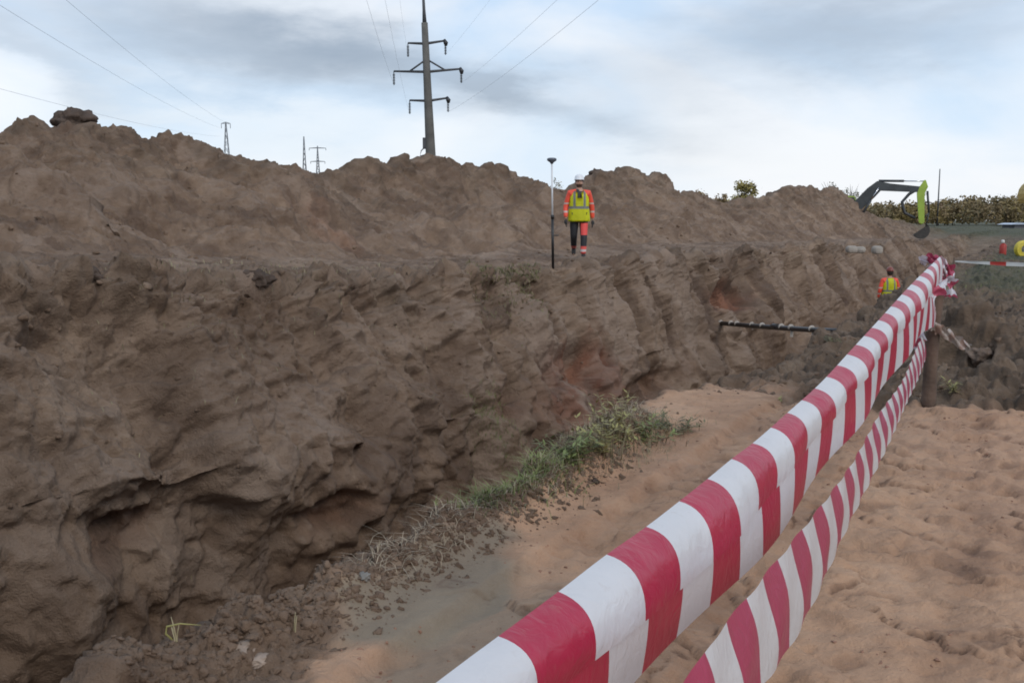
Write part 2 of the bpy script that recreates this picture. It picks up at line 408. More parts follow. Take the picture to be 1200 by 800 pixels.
# low swell of the open field
P[..., 2] += (1-near)*(.25*perlin(x*.02, y*.02, 0.))*.5
V = P.reshape(-1, 3)
idx = np.arange(nS*nC, dtype=np.int32).reshape(nS, nC)
Q = np.stack([idx[:-1, :-1], idx[:-1, 1:], idx[1:, 1:], idx[1:, :-1]], -1).reshape(-1, 4)
# look down test on winding
a, b, c = V[Q[-5, 0]], V[Q[-5, 1]], V[Q[-5, 2]]
if np.cross(b-a, c-a)[2] < 0: Q = Q[:, ::-1]
gm, nt, b = new_mat('ground_soil')
ground = mk_np('ground', V, Q, gm)
tag(ground, kind='structure')
# attributes carry what the soil is made of
rd = np.zeros(P.shape[:2], np.float32); rd[sub] = redm
grass = (sstep(18, 25, Y)*(1-sstep(-1.3, -.6, W)) * sstep(-.3, .3, perlin(x*.25, y*.25, 1.)+.2)) + sstep(70, 120, SS)*1.0 + sstep(30, 60, W) + sstep(14, 40, -W)
grass = np.clip(grass, 0, 1).astype(np.float32)
grass *= 1-.9*bump(cc, 12.8, 1.3)*(1-sstep(100, 140, SS))
sand = (path*(1-sstep(13, 40, -W))).astype(np.float32)
sand = sand*(1-np.clip(rim_full := 0, 0, 1))
rimw = np.zeros_like(sand); rimw[sub] = np.exp(-(np.minimum(ws-wobc, 0)/(.22+.45*(1-sstep(-4.4, -3.7, ss))))**2)*(1-sstep(-.25, .3, ss))
rimw *= 1
edge = sstep(.35, .75, rimw + .25*perlin(x*3, y*3, 2.)+.12*perlin(x*11, y*11, 2.)); 
sand = sand*(1-edge)*(1-sstep(-.12, .06, W-(np.clip(wob, -.7, .3)*tf)[:, None]))
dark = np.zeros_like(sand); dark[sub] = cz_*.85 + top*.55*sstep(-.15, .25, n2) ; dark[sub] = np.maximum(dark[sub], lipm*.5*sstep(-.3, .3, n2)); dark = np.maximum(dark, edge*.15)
ckm = np.zeros_like(sand)
fb1 = fbm(xs*1.9+3, ys*1.3+.6*ss, 7., 4); fb2 = fbm(xs*4.1, ys*3.1, 3., 3)
ck1 = np.exp(-((fb1-.12)/.032)**2)*sstep(-.3, .15, n2+.2*n1); ck2 = .6*np.exp(-((fb2-.2)/.03)**2)*sstep(.0, .35, n2)
ckm[sub] = pa*smooth_*np.clip(ck1+ck2+.5*sstep(.42, .60, foot)+.25*trk, 0, 1)*(1-.4*pn)
ckm[sub] += .8*pa*pn*np.exp(-((fb1-.35)/.02)**2)
ckm = np.clip(ckm, 0, 1)
def attr(name, a):
    at_ = ground.data.attributes.new(name, 'FLOAT', 'POINT'); at_.data.foreach_set('value', np.ascontiguousarray(a, np.float32).ravel())
attr('sand', np.clip(sand, 0, 1)); attr('pan', np.clip(pan*sand, 0, 1)); attr('grass', grass); attr('red', np.clip(rd, 0, 1)); attr('dark', np.clip(dark, 0, 1))
tn = np.zeros(P.shape[:2], np.float32); tn[sub] = tint; attr('tint', tn); attr('crack', ckm)
# shader
def noise(nt, vec, scale, det=5, rough=.6, dist=0.):
    n = N(nt, 'ShaderNodeTexNoise'); n.inputs['Scale'].default_value = scale; n.inputs['Detail'].default_value = det; n.inputs['Roughness'].default_value = rough; n.inputs['Distortion'].default_value = dist
    nt.links.new(vec, n.inputs['Vector']); return n.outputs['Fac']
def ramp(nt, fac, stops):
    r = N(nt, 'ShaderNodeValToRGB'); e = r.color_ramp.elements
    while len(e) < len(stops): e.new(.5)
    for i, (p, c) in enumerate(stops): e[i].position = p; e[i].color = (*c, 1) if hasattr(c, '__len__') else (c, c, c, 1)
    nt.links.new(fac, r.inputs['Fac']); return r.outputs['Color']
def mix(nt, fac, a, b, mode='MIX'):
    m = N(nt, 'ShaderNodeMix', data_type='RGBA', blend_type=mode)
    if hasattr(fac, 'type'): nt.links.new(fac, m.inputs[0])
    else: m.inputs[0].default_value = fac
    for k, v in ((6, a), (7, b)):
        if hasattr(v, 'type'): nt.links.new(v, m.inputs[k])
        else: m.inputs[k].default_value = (*v, 1)
    return m.outputs[2]
def math_(nt, op, a, b=None, clamp=False):
    m = N(nt, 'ShaderNodeMath', operation=op, use_clamp=clamp)
    for k, v in enumerate((a, b)):
        if v is None: continue
        if hasattr(v, 'type'): nt.links.new(v, m.inputs[k])
        else: m.inputs[k].default_value = v
    return m.outputs[0]
def attrn(nt, name):
    a = N(nt, 'ShaderNodeAttribute'); a.attribute_name = name; return a.outputs['Fac']
geo = N(nt, 'ShaderNodeNewGeometry'); pos = geo.outputs['Position']
nA = noise(nt, pos, .45, 6, .6, .4); nB = noise(nt, pos, 1.9, 6, .65, .6); nC_ = noise(nt, pos, 9., 5, .65); nD = noise(nt, pos, 45., 4, .6)
soil = ramp(nt, nA, [(.30, (.165, .110, .075)), (.5, (.235, .161, .112)), (.68, (.31, .222, .158))])
soil = mix(nt, ramp(nt, nB, [(.38, 0.), (.62, 1.)]), mix(nt, .5, soil, (.095, .058, .040)), soil)
soil = mix(nt, math_(nt, 'MULTIPLY', ramp(nt, nC_, [(.55, 0.), (.75, 1.)]), .35), soil, (.30, .225, .175))
# paler pebbly flecks
soil = mix(nt, math_(nt, 'MULTIPLY', ramp(nt, nD, [(.66, 0.), (.74, 1.)]), .35), soil, (.38, .31, .26))
red = ramp(nt, nB, [(.35, (.085, .030, .020)), (.65, (.25, .095, .055))])
soil = mix(nt, math_(nt, 'MULTIPLY', attrn(nt, 'red'), .80), soil, red)
tnt = attrn(nt, 'tint')
soil = mix(nt, math_(nt, 'MULTIPLY', tnt, 1.3, True), soil, (.30, .225, .175)); soil = mix(nt, math_(nt, 'MULTIPLY', tnt, -1.3, True), soil, (.085, .055, .042))
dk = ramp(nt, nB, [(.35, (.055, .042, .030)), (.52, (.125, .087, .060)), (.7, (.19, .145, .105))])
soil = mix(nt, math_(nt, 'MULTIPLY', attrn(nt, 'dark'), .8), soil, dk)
sandc = ramp(nt, nB, [(.30, (.35, .208, .130)), (.5, (.46, .282, .178)), (.72, (.54, .345, .225))])
sandc = mix(nt, math_(nt, 'MULTIPLY', ramp(nt, nA, [(.45, 0.), (.7, 1.)]), .4), sandc, (.33, .205, .145))
sandc = mix(nt, math_(nt, 'MULTIPLY', ramp(nt, nC_, [(.60, 0.), (.72, 1.)]), .45), sandc, (.23, .13, .085))
mud = ramp(nt, nB, [(.3, (.165, .130, .092)), (.7, (.24, .200, .145))])
ptc = N(nt, 'ShaderNodeSeparateColor')
sfac = attrn(nt, 'sand')
col = mix(nt, sfac, soil, sandc)
pfac = attrn(nt, 'pan')
col = mix(nt, math_(nt, 'MULTIPLY', pfac, .92), col, mud)
col = mix(nt, math_(nt, 'MULTIPLY', attrn(nt, 'crack'), .72), col, (.115, .066, .046))
gcol = ramp(nt, noise(nt, pos, .12, 6, .7), [(.3, (.060, .058, .040)), (.5, (.085, .085, .055)), (.7, (.125, .110, .080))])
gcol = mix(nt, math_(nt, 'MULTIPLY', ramp(nt, nC_, [(.45, 0.), (.6, 1.)]), .4), gcol, (.05, .065, .025))
col = mix(nt, attrn(nt, 'grass'), col, gcol)
nt.links.new(col, b.inputs['Base Color'])
rgh = N(nt, 'ShaderNodeMapRange'); rgh.inputs['To Min'].default_value = .95; rgh.inputs['To Max'].default_value = .60
nt.links.new(math_(nt, 'MULTIPLY', pfac, ramp(nt, nB, [(.3, 1.), (.7, .4)])), rgh.inputs['Value']); nt.links.new(rgh.outputs[0], b.inputs['Roughness'])
b.inputs['Specular IOR Level'].default_value = .3
h = math_(nt, 'ADD', math_(nt, 'MULTIPLY', noise(nt, pos, 14., 8, .68), 1.), math_(nt, 'MULTIPLY', noise(nt, pos, 60., 5, .6), .3))
bu = N(nt, 'ShaderNodeBump'); bu.inputs['Distance'].default_value = .06
bs = math_(nt, 'SUBTRACT', .85, math_(nt, 'MULTIPLY', sfac, .2)); bs = math_(nt, 'SUBTRACT', bs, math_(nt, 'MULTIPLY', pfac, .25))
nt.links.new(bs, bu.inputs['Strength']); nt.links.new(h, bu.inputs['Height']); nt.links.new(bu.outputs['Normal'], b.inputs['Normal'])

# fast lookups of the finished surface
fx, fy, fz = P[..., 0], P[..., 1], P[..., 2]
def surf(s, w):
    """nearest ground vertex to trench coordinates (s, w)"""
    i = int(np.clip(np.searchsorted(S, s), 0, nS-1)); rowW = W[i]
    ok = np.abs(rowW-w); j = int(np.argmin(ok)); return P[i, j].copy(), Nn[i, j].copy()
def ground_z(Xq, Yq):
    s, w = sw(Xq, Yq); i = int(np.clip(np.searchsorted(S, s), 1, nS-2))
    blk = P[i-1:i+2]; d = (blk[..., 0]-Xq)**2+(blk[..., 1]-Yq)**2; k = np.unravel_index(np.argmin(d), d.shape)
    return float(blk[k][2])
_dir = None
def on_pixel(px, py):
    """ground point seen at a pixel: the nearest hit along the ray"""
    r = ray(px, py); r = r/np.linalg.norm(r); best = None
    t = 2.5
    while t < 200:
        q = np.array([0, 0, CAMZ])+r*t
        s, w = sw(q[0], q[1])
        if ground_z(q[0], q[1]) > q[2]: return q, s, w
        t *= 1.006
    return q, s, w

# ================================================================== CLODS (uncountable crumbs)
def ico(sub=1):
    bm = bmesh.new(); bmesh.ops.create_icosphere(bm, subdivisions=sub, radius=1)
    v = np.array([x.co[:] for x in bm.verts]); f = np.array([[q.index for q in p.verts] for p in bm.faces]); bm.free(); return v, f
templ = []
def chunk(npts, flat):
    bm = bmesh.new(); pts = rng.normal(size=(npts, 3)); pts /= np.linalg.norm(pts, axis=1)[:, None]; pts *= rng.uniform(.75, 1.1, (npts, 1)); pts *= np.array([1, rng.uniform(.6, 1), flat])
    for p in pts: bm.verts.new(p)
    r = bmesh.ops.convex_hull(bm, input=bm.verts); bmesh.ops.delete(bm, geom=[g for g in r['geom_interior'] if isinstance(g, bmesh.types.BMVert)], context='VERTS')
    bmesh.ops.triangulate(bm, faces=bm.faces); bmesh.ops.subdivide_edges(bm, edges=bm.edges, cuts=1, use_grid_fill=True)
    bmesh.ops.triangulate(bm, faces=bm.faces); bm.verts.index_update()
    v = np.array([x.co[:] for x in bm.verts]); f = np.array([[q.index for q in p.verts] for p in bm.faces]); bm.free()
    v *= (1+.16*rng.normal(size=(len(v), 1))); return v, f
for k in range(14): templ.append(chunk(rng.integers(9, 16), rng.uniform(.45, .8)))
def scatter(name, spots, m, label, cat):
    Vs, Fs = [], []; off = 0
    for (p, n, r) in spots:
        v, f__ = templ[rng.integers(14)]; a = rng.uniform(0, 2*PI); c, s = math.cos(a), math.sin(a)
        R = np.array([[c, -s, 0], [s, c, 0], [0, 0, 1]]); t = rng.uniform(-.5, .5); c, s = math.cos(t), math.sin(t)
        R = np.array([[1, 0, 0], [0, c, -s], [0, s, c]])@R
        Vs.append(v@R.T*r+p-np.array(n)*r*.12); Fs.append(f__+off); off += len(v)
    o = mk_np(name, np.concatenate(Vs), np.concatenate(Fs), m, smooth=False); tag(o, label, cat, kind='stuff'); return o
clod_m = mat('clod_soil', (.185, .135, .105), .95, .45, 2.5, bump_=.6, bscale=40, spec=.2)
clod_s = mat('clod_sand', (.25, .145, .10), .95, .4, 3, bump_=.5, bscale=40, spec=.2)
spots = []
for k in range(9000):     # along the near rim
    s = rng.uniform(-4.8, 0.3); w = rng.normal(-.14, .10) + float(np.interp(s, S, np.clip(wob, -.7, .3)*tf)); p, n = surf(s, w)
    spots.append((p, n, .006+.030*rng.random()**4))
for k in range(700):
    s = rng.uniform(.2, 16); w = rng.normal(-.15, .25); p, n = surf(s, w); spots.append((p, n, .008+.03*rng.random()**4))
for k in range(2200):     # terrace and lip of the far bank
    s = rng.uniform(-5, 40)**1; w = rng.uniform(4.2, 9); p, n = surf(s, w); spots.append((p, n, .012+.075*rng.random()**5))
for k in range(3500):      # slopes
    s = rng.uniform(-5, 25); w = rng.uniform(3.0, 4.4); p, n = surf(s, w); spots.append((p, n, .008+.035*rng.random()**5))
for k in range(900):
    s = rng.uniform(-10, 40); w = rng.uniform(9, 12.5); p, n = surf(s, w); spots.append((p, n, .015+.07*rng.random()**5))
for k in range(2200):     # dark clods behind the post
    s = 2.4+14*rng.random()**1.5; w = rng.uniform(-4.5, -.1); X_, Y_ = xy(s, w)
    if Y_ < 8.6+.06*(3.6-X_)*-1: continue
    p, n = surf(s, w); spots.append((p, n, .012+.055*rng.random()**4))
scatter('soil_clods', spots, gm, 'loose crumbs and clods of brown earth strewn over banks and heap', 'soil clods')
spots = []
for k in range(2600):
    s = rng.uniform(-4.5, 2.3); w = rng.uniform(-4, -.35); X_, Y_ = xy(s, w)
    if perlin(np.array([X_*1.3]), Y_*1.3, 4.)[0] < .12: continue
    p, n = surf(s, w); spots.append((p, n, .004+.013*rng.random()**3))
scatter('sand_crumbs', spots, clod_s, 'small crumbs of orange sand kicked up on the sandy path', 'sand crumbs')

# bigger single clods
def clod(px, py, r, label, m=clod_m, Yd=None, flat=.7):
    if Yd: p = at(px, py, Yd)
    else: p, s, w = on_pixel(px, py)
    v, f = ico(4); o_ = rng.uniform(0, 50, 3)
    n = fbm(v[:, 0]*1.2+o_[0], v[:, 1]*1.2+o_[1], v[:, 2]*1.2+o_[2], 4)
    _, kk1, _ = worley(v[:, 0]*1.6+o_[0], v[:, 1]*1.6, v[:, 2]*1.6, 4); _, kk2, _ = worley(v[:, 0]*4+o_[0], v[:, 1]*4, v[:, 2]*4, 4)
    v = v*(1+.3*n+.35*kk1+.12*kk2)[:, None]*np.array([r, r*.9, r*flat])
    o = mk_np('earth_clod', v, f, m); o.location = (p[0], p[1], p[2]+r*.15); o.rotation_euler = (0, 0, rng.uniform(0, 6))
    tag(o, label, 'earth clod', 'large single clods of earth'); return o
dark_m = mat('clod_dark', (.085, .062, .050), .95, .4, 3, bump_=.6, bscale=30, spec=.2)
pale_m = mat('clod_pale', (.33, .26, .21), .9, .25, 3, bump_=.4, bscale=30, spec=.2)
clod(88, 147, .36, 'big dark rounded lump sitting on the leftmost peak of the heap', dark_m, 17.6, .62)
clod(300, 330, .17, 'dark ragged clod on the far bank left of centre', dark_m)
clod(105, 326, .12, 'dark clod on the far bank at the far left', dark_m)
clod(738, 207, .35, 'dark clod on the heap crest right of the walking worker', dark_m, 41, .7)
clod(700, 206, .28, 'dark clod on the heap crest just behind the walking worker', dark_m, 38, .7)
clod(282, 762, .05, 'pale flat lump beside the trench edge near the grey mud', pale_m, flat=.4)
clod(305, 775, .04, 'smaller pale lump just right of the pale flat lump', pale_m, flat=.5)
clod(426, 677, .028, 'grey lump at the left edge of the grey mud patch', mat('clod_grey', (.19,.18,.165),.9,.3,4,bump_=.4), flat=.6)
clod(697, 565, .03, 'small dark clod on the smooth orange sand beside the weeds', dark_m)
clod(637, 588, .022, 'tiny dark clod on the smooth orange sand below the grass', dark_m)
clod(1150, 420, .16, 'brown clod on the dug soil right of the wooden post')

# ================================================================== GRASS, WEEDS
def blades(spots, hmin, hmax, wid, bend=.5, curl=None):
    Vs, Fs = [], []; off = 0
    for p in spots:
        h = rng.uniform(hmin, hmax); a = rng.uniform(0, 2*PI); d = np.array([math.cos(a), math.sin(a), 0]); q = np.array([-d[1], d[0], 0])
        b_ = rng.uniform(.1, bend)*h; wd = wid*rng.uniform(.6, 1.3); p = np.array(p)
        for i, (t, ww) in enumerate(((0, 1), (.45, .8), (.8, .5), (1, .05))):
            c = p+d*b_*t*t+np.array([0, 0, h*t*(1-.25*t*bend)]); Vs += [c-q*wd*ww/2, c+q*wd*ww/2]
        for i in range(3): Fs.append([off+2*i, off+2*i+1, off+2*i+3, off+2*i+2])
        off += 8
    return np.array(Vs), np.array(Fs)
def leafmat(name, col, var=.4):
    m = mat(name, col, .6, var, 3, spec=.3); return m
gr_m = leafmat('grass_green', (.165, .195, .065), .45); gr_y = leafmat('grass_yellow', (.30, .27, .10), .35); gr_d = leafmat('grass_dry', (.23, .20, .12), .4)
def patch(px, py, rs_, rw_, n, **kw):
    p, s, w = on_pixel(px, py); out = []
    for k in range(n):
        a, b_ = rng.normal(0, rs_), rng.normal(0, rw_); q, _ = surf(s+a, w+b_); out.append(q-np.array([0, 0, .01]))
    return out
sp = patch(585, 573, .26, .10, 1400)+patch(622, 558, .24, .09, 1100)+patch(560, 586, .13, .06, 450)
v, f = blades(sp, .03, .13, .005, 1.6); o = mk_np('grass', v, f, gr_m, smooth=False); tag(o, 'green grass growing on the near rim of the trench below the weeds', 'grass', kind='stuff')
sp = patch(660, 535, .35, .10, 300)+patch(590, 565, .4, .1, 130); sp += patch(715, 525, .35, .12, 450)+patch(770, 507, .4, .12, 250); v, f = blades(sp, .03, .16, .004, 1.6); o = mk_np('grass', v, f, gr_d, smooth=False); tag(o, 'pale dry grass stems mixed into the green grass on the rim', 'dry grass', kind='stuff')
def lip_patch(px0, px1, n, wv=4.7, sd=.25):
    out = []
    for k in range(n):
        px = rng.uniform(px0, px1); q = (px-CX)/F; w0 = rng.normal(wv, sd); A = D[0]-q*D[1]; s0 = (q*(O[1]+w0*L[1])-(O[0]+w0*L[0]))/A
        p, _ = surf(s0, w0); out.append(p-np.array([0, 0, .01]))
    return out
sp = lip_patch(545, 632, 2600, 4.75, .3); v, f = blades(sp, .03, .11, .012, .9); o = mk_np('grass', v, f, leafmat('grass_olive', (.15, .14, .062), .4), smooth=False); tag(o, 'thin olive grass on the far bank lip beside the survey rod', 'grass', kind='stuff')
sp = lip_patch(120, 540, 900, 4.8, .7); v, f = blades(sp, .03, .10, .010, .9); o = mk_np('grass', v, f, gr_d, smooth=False); tag(o, 'sparse dry grass scattered along the far bank lip', 'dry grass', kind='stuff')
sp = []
for k in range(2600):
    s = rng.uniform(17, 60); w = rng.uniform(-6, -.6); q, _ = surf(s, w); sp.append(q)
v, f = blades(sp, .03, .13, .02, 1.2); o = mk_np('grass', v, f, leafmat('grass_rough', (.13, .14, .06), .4), smooth=False); tag(o, 'rough green grass beyond the dug soil at the right', 'grass', kind='stuff')
# dry roots and stems on the clod berm
sp = []
for k in range(1500):
    s = rng.uniform(-3.6, .4); w = rng.normal(-.13, .08)+float(np.interp(s, S, np.clip(wob, -.7, .3)*tf)); q, _ = surf(s, w); sp.append(q)
v, f = blades(sp, .03, .12, .0035, 2.2); o = mk_np('grass', v, f, leafmat('root_pale', (.34, .28, .20), .4), smooth=False); tag(o, 'dry roots and stems tangled in the crumbly trench edge', 'dry grass', kind='stuff')

def weed(px, py, n, hmin, hmax, spread, m, m2, label, leafy=True, group=None, dz=0):
    p, s, w = on_pixel(px, py); e = empty('weed_plant', (p[0], p[1], p[2]-.02+dz)); tag(e, label, 'weed', group)
    st = MB(); Vs, Fs = [], []; off = 0
    for k in range(n):
        a = rng.uniform(0, 2*PI); h = rng.uniform(hmin, hmax); b_ = rng.uniform(.1, .7)*spread
        base = Vector((rng.normal(0, spread*.25), rng.normal(0, spread*.25), -.02)); pts = []
        for t in (0, .35, .7, 1): pts.append(base+Vector((math.cos(a)*b_*t*t, math.sin(a)*b_*t*t, h*t)))
        st.tube(pts, [.004, .0032, .0024, .001], 4)
        if leafy:
            for j in range(rng.integers(9, 16)):
                t = rng.uniform(.2, 1); c = np.array(base+Vector((math.cos(a)*b_*t*t, math.sin(a)*b_*t*t, h*t)))
                aa = rng.uniform(0, 2*PI); ln = rng.uniform(.035, .08); d = np.array([math.cos(aa), math.sin(aa), rng.uniform(-.3, .6)]); q = np.array([-math.sin(aa), math.cos(aa), 0])*ln*.13
                Vs += [c, c+d*ln*.5+q, c+d*ln, c+d*ln*.5-q]; Fs.append([off, off+1, off+2, off+3]); off += 4
    st.build('stem', m2, e)
    if Vs: mk_np('leaf', np.array(Vs), np.array(Fs), m, e, smooth=False)
    return e
gl = 'weeds growing on the near rim of the trench'
weed(722, 517, 26, .14, .40, .26, gr_y, gr_d, 'tallest weed with yellow leaves and pale stalks on the trench rim', True, gl)
weed(700, 528, 30, .10, .26, .24, gr_y, gr_d, 'low yellow-green weed left of the tallest weed', True, gl)
weed(672, 537, 26, .08, .20, .22, gr_m, gr_d, 'short green weed between the grass and the yellow weeds', True, gl)
weed(752, 512, 26, .08, .20, .30, gr_m, gr_d, 'bushy olive weed right of the tallest weed', True, gl)
weed(778, 502, 20, .06, .16, .32, leafmat('leaf_olive', (.12, .115, .05)), gr_d, 'spreading dull olive weed nearest the wide tape', True, gl)
weed(212, 752, 4, .09, .15, .05, gr_d, leafmat('straw', (.42, .36, .22)), 'pale broken straw stalks at the near trench edge bottom left', False, 'dead stalks at the trench edge')
weed(345, 745, 2, .10, .16, .02, gr_d, leafmat('straw', (.42, .36, .22)), 'two thin straw stalks left of the grey mud patch', False, 'dead stalks at the trench edge')
# green bent blade by the straw
p, s, w = on_pixel(205, 752); e = MB(); e.tube([(0, 0, 0), (-.03, 0, .03), (-.025, 0, .055), (.02, 0, .065), (.09, 0, .06)], [.004, .004, .004, .003, .001], 5)
o = e.build('grass_blade', gr_y, None); o.location = p; tag(o, 'single bent yellow-green blade lying among the straw stalks', 'grass blade')
weed(975, 400, 10, .05, .14, .3, leafmat('leaf_olive', (.12, .115, .05)), gr_d, 'low scrubby weed where the pipe enters the near bank', True, gl)
weed(915, 470, 8, .04, .09, .15, gr_y, gr_d, 'small yellowish weed behind the tape near the tan mound', True, gl)
weed(1118, 458, 8, .06, .14, .15, gr_y, gr_d, 'small weed at the foot of the wooden post', True, gl)

# ================================================================== TAPE
def stripe_mat(name, period, white=(.74, .74, .76), redc=(.45, .022, .062), rough=.30, duty=.5, wash=0.):
    m, nt, b = new_mat(name)
    uv = N(nt, 'ShaderNodeUVMap'); sx = N(nt, 'ShaderNodeSeparateXYZ'); nt.links.new(uv.outputs[0], sx.inputs[0])
    fr = math_(nt, 'FRACT', math_(nt, 'DIVIDE', sx.outputs[0], period)); lt = math_(nt, 'GREATER_THAN', fr, 1-duty)
    geo = N(nt, 'ShaderNodeNewGeometry'); n = noise(nt, geo.outputs['Position'], 9, 4)
    r_ = mix(nt, n, tuple(np.array(redc)*.85), tuple(np.clip(np.array(redc)*1.2, 0, 1))); w_ = mix(nt, n, tuple(np.array(white)*.9), white)
    col = mix(nt, lt, w_, r_)
    dn = ramp(nt, noise(nt, geo.outputs['Position'], 30, 5), [(.6, 0.), (.75, 1.)])
    col = mix(nt, math_(nt, 'MULTIPLY', dn, .18), col, (.35, .24, .18))
    nt.links.new(col, b.inputs['Base Color']); b.inputs['Roughness'].default_value = rough; b.inputs['Specular IOR Level'].default_value = .5
    tr = N(nt, 'ShaderNodeBsdfTranslucent'); nt.links.new(col, tr.inputs[0]); ms = N(nt, 'ShaderNodeMixShader'); ms.inputs[0].default_value = .22
    bu = N(nt, 'ShaderNodeBump'); bu.inputs['Strength'].default_value = .22; bu.inputs['Distance'].default_value = .02
    nt.links.new(noise(nt, geo.outputs['Position'], 16, 3, .5, 1.5), bu.inputs['Height']); nt.links.new(bu.outputs[0], b.inputs['Normal'])
    nt.links.new(b.outputs[0], ms.inputs[1]); nt.links.new(tr.outputs[0], ms.inputs[2]); nt.links.new(ms.outputs[0], nt.nodes['Material Output'].inputs[0])
    return m
def ribbon(name, rows, m, phase=0., parent=None):
    """rows: list of lists of points across; u = arc length of the first edge"""
    R = np.array(rows); n, k = R.shape[:2]; mid = R[:, 0]
    u = np.concatenate([[0], np.cumsum(np.linalg.norm(np.diff(mid, axis=0), axis=1))])+phase
    V = R.reshape(-1, 3); idx = np.arange(n*k).reshape(n, k); Q = np.stack([idx[:-1, :-1], idx[:-1, 1:], idx[1:, 1:], idx[1:, :-1]], -1).reshape(-1, 4)
    o = mk_np(name, V, Q, m, parent); uvl = o.data.uv_layers.new(name='UVMap')
    lv = np.zeros(len(o.data.loops), np.int32); o.data.loops.foreach_get('vertex_index', lv)
    uv = np.stack([u[lv//k], (lv % k)/(k-1)], -1); uvl.data.foreach_set('uv', uv.astype(np.float32).ravel()); return o
def curve(pts):
    a = np.array(sorted(pts)); xs_, ys_ = a[:, 0], a[:, 1]
    def f(x):
        # smooth interpolation (monotone-ish Catmull-Rom)
        x = np.clip(x, xs_[0], xs_[-1]); m = np.gradient(ys_, xs_); i = np.clip(np.searchsorted(xs_, x)-1, 0, len(xs_)-2)
        h = xs_[i+1]-xs_[i]; t = (x-xs_[i])/h
        return (2*t**3-3*t**2+1)*ys_[i]+(t**3-2*t**2+t)*h*m[i]+(-2*t**3+3*t**2)*ys_[i+1]+(t**3-t**2)*h*m[i+1]
    return f
post_top = at(1100, 318, 8.5); post_base = at(1085, 473, 8.5)
A_up = curve([(480,824),(510,800),(588,742),(654,693),(710,650),(757,617),(796,587),(830,560),(858,537),(882,519),(922,484),(962,448),(1000,407),(1025,380),(1070,331),(1102,300)])
A_lo = curve([(560,896),(600,862),(640,829),(687,787),(740,738),(781,704),(819,671),(845,644),(878,610),(920,562),(955,521),(977,491),(1000,459),(1025,427),(1050,398),(1075,366),(1104,328)])
A2_lo = curve([(660,892),(700,850),(759,792),(805,742),(849,692),(898,638),(942,586),(981,529),(1008,493),(1034,459),(1068,408),(1090,383)])
B_up = curve([(760,842),(805,789),(850,734),(896,677),(942,618),(972,578),(1001,537),(1034,481),(1060,440),(1084,386)])
B_lo = curve([(820,870),(850,834),(876,800),(892,782),(937,712),(981,625),(1025,537),(1066,455),(1090,398)])
def line_pts(px_far, px_near, Yfar, xv):
    """plan positions along a straight line whose depth goes as 1/(xv-px)"""
    kk = Yfar*(xv-px_far); return lambda Yq: (xv - kk/Yq)
tape_mA = stripe_mat('tape_wide', .478); tape_mA2 = stripe_mat('tape_second', .478); tape_mB = stripe_mat('tape_low', .36, redc=(.40, .05, .11), white=(.68, .67, .67))
# wide upper tape: upper edge line at depth = k/(1225-px)
kA = 8.5*(1225-1102)
def px_A(Yq): return 1225-kA/Yq
rowsA, rowsA2 = [], []
Ys = np.concatenate([np.linspace(-1.5, 1.40, 40)[:-1], np.geomspace(1.40, 8.5, 420)])
nrm = np.array([-L[0], -L[1]])   # towards the camera side
offs = .085
Y14 = 1.40
def smooth_edge(Yq, f, shift):
    # height of an edge running parallel to the line, 'shift' metres to the camera side
    X_ = (px_A(Yq)-CX)/F*Yq if Yq > 0 else 0
    return X_
slopeA = None
def lineA(Yq):
    # exact plan line through two points
    Xa = (px_A(8.5)-CX)/F*8.5; Xb = (px_A(2.)-CX)/F*2.
    return Xb+(Xa-Xb)*(Yq-2.)/(6.5)
def edgeZ(Xq, Yq, f, lim):
    # photo row of this edge at this point
    Yc = max(Yq, lim); Xc = Xq + (lineA(Yc)-lineA(Yq))
    z = .8
    for _ in range(3): z = zat(f(pxof(Xc, Yc, z)), Xc, Yc)
    return z
for i, Yq in enumerate(Ys):
    X0 = lineA(Yq); tq = (8.5-Yq)/8.5; pinch = min(1, (8.55-Yq)/1.6+.12) if Yq > 6.9 else 1
    o_ = offs*pinch
    U = np.array([X0, Yq, edgeZ(X0, Yq, A_up, 1.55)]); xv_, yv_ = X0+nrm[0]*o_, Yq+nrm[1]*o_
    zV = edgeZ(xv_, yv_, A_lo, 1.58)
    Vv = np.array([xv_, yv_, zV]); wv = .010*math.sin(Yq*3.1)+.006*math.sin(Yq*9.7+1)
    cr_ = .0022*math.sin(Yq*23+2*math.sin(Yq*5))+.0014*math.sin(Yq*51)
    Cc = np.array([xv_+nrm[0]*(.010+cr_), yv_+nrm[1]*.02, U[2]-.012+cr_*1.2]); row = []
    for t in np.linspace(0, 1, 12):
        q = (1-t)**2*U+2*t*(1-t)*Cc+t*t*Vv; q = q.copy(); q[:2] += nrm*wv*t*t
        row.append(q)
    rowsA.append(row)
    x2, y2 = X0+nrm[0]*(o_-.03), Yq+nrm[1]*(o_-.03)
    zb = edgeZ(x2, y2, A2_lo, 1.8); zt = max(zV+.035, zb+.03) if Yq < 7.2 else max(zb+.06, zV*(1-(Yq-7.2)/1.3)+(zb+.1)*((Yq-7.2)/1.3))
    r2_ = []
    for t in np.linspace(0, 1, 8):
        r2_.append(np.array([x2+nrm[0]*(.018*math.sin(Yq*4+2)*t+.006*math.sin(t*3)), y2+nrm[1]*(.018*math.sin(Yq*4+2)*t+.006*math.sin(t*3)), zt+(zb-zt)*t]))
    rowsA2.append(r2_)
gt = 'red and white barrier tapes strung to the wooden post'
o = ribbon('barrier_tape', rowsA, tape_mA, phase=.025); tag(o, 'widest red and white barrier tape, uppermost, tied to the top of the wooden post', 'barrier tape', gt)
o = ribbon('barrier_tape', rowsA2, tape_mA2, phase=.86); tag(o, 'middle red and white barrier tape hanging directly beneath the widest one', 'barrier tape', gt)
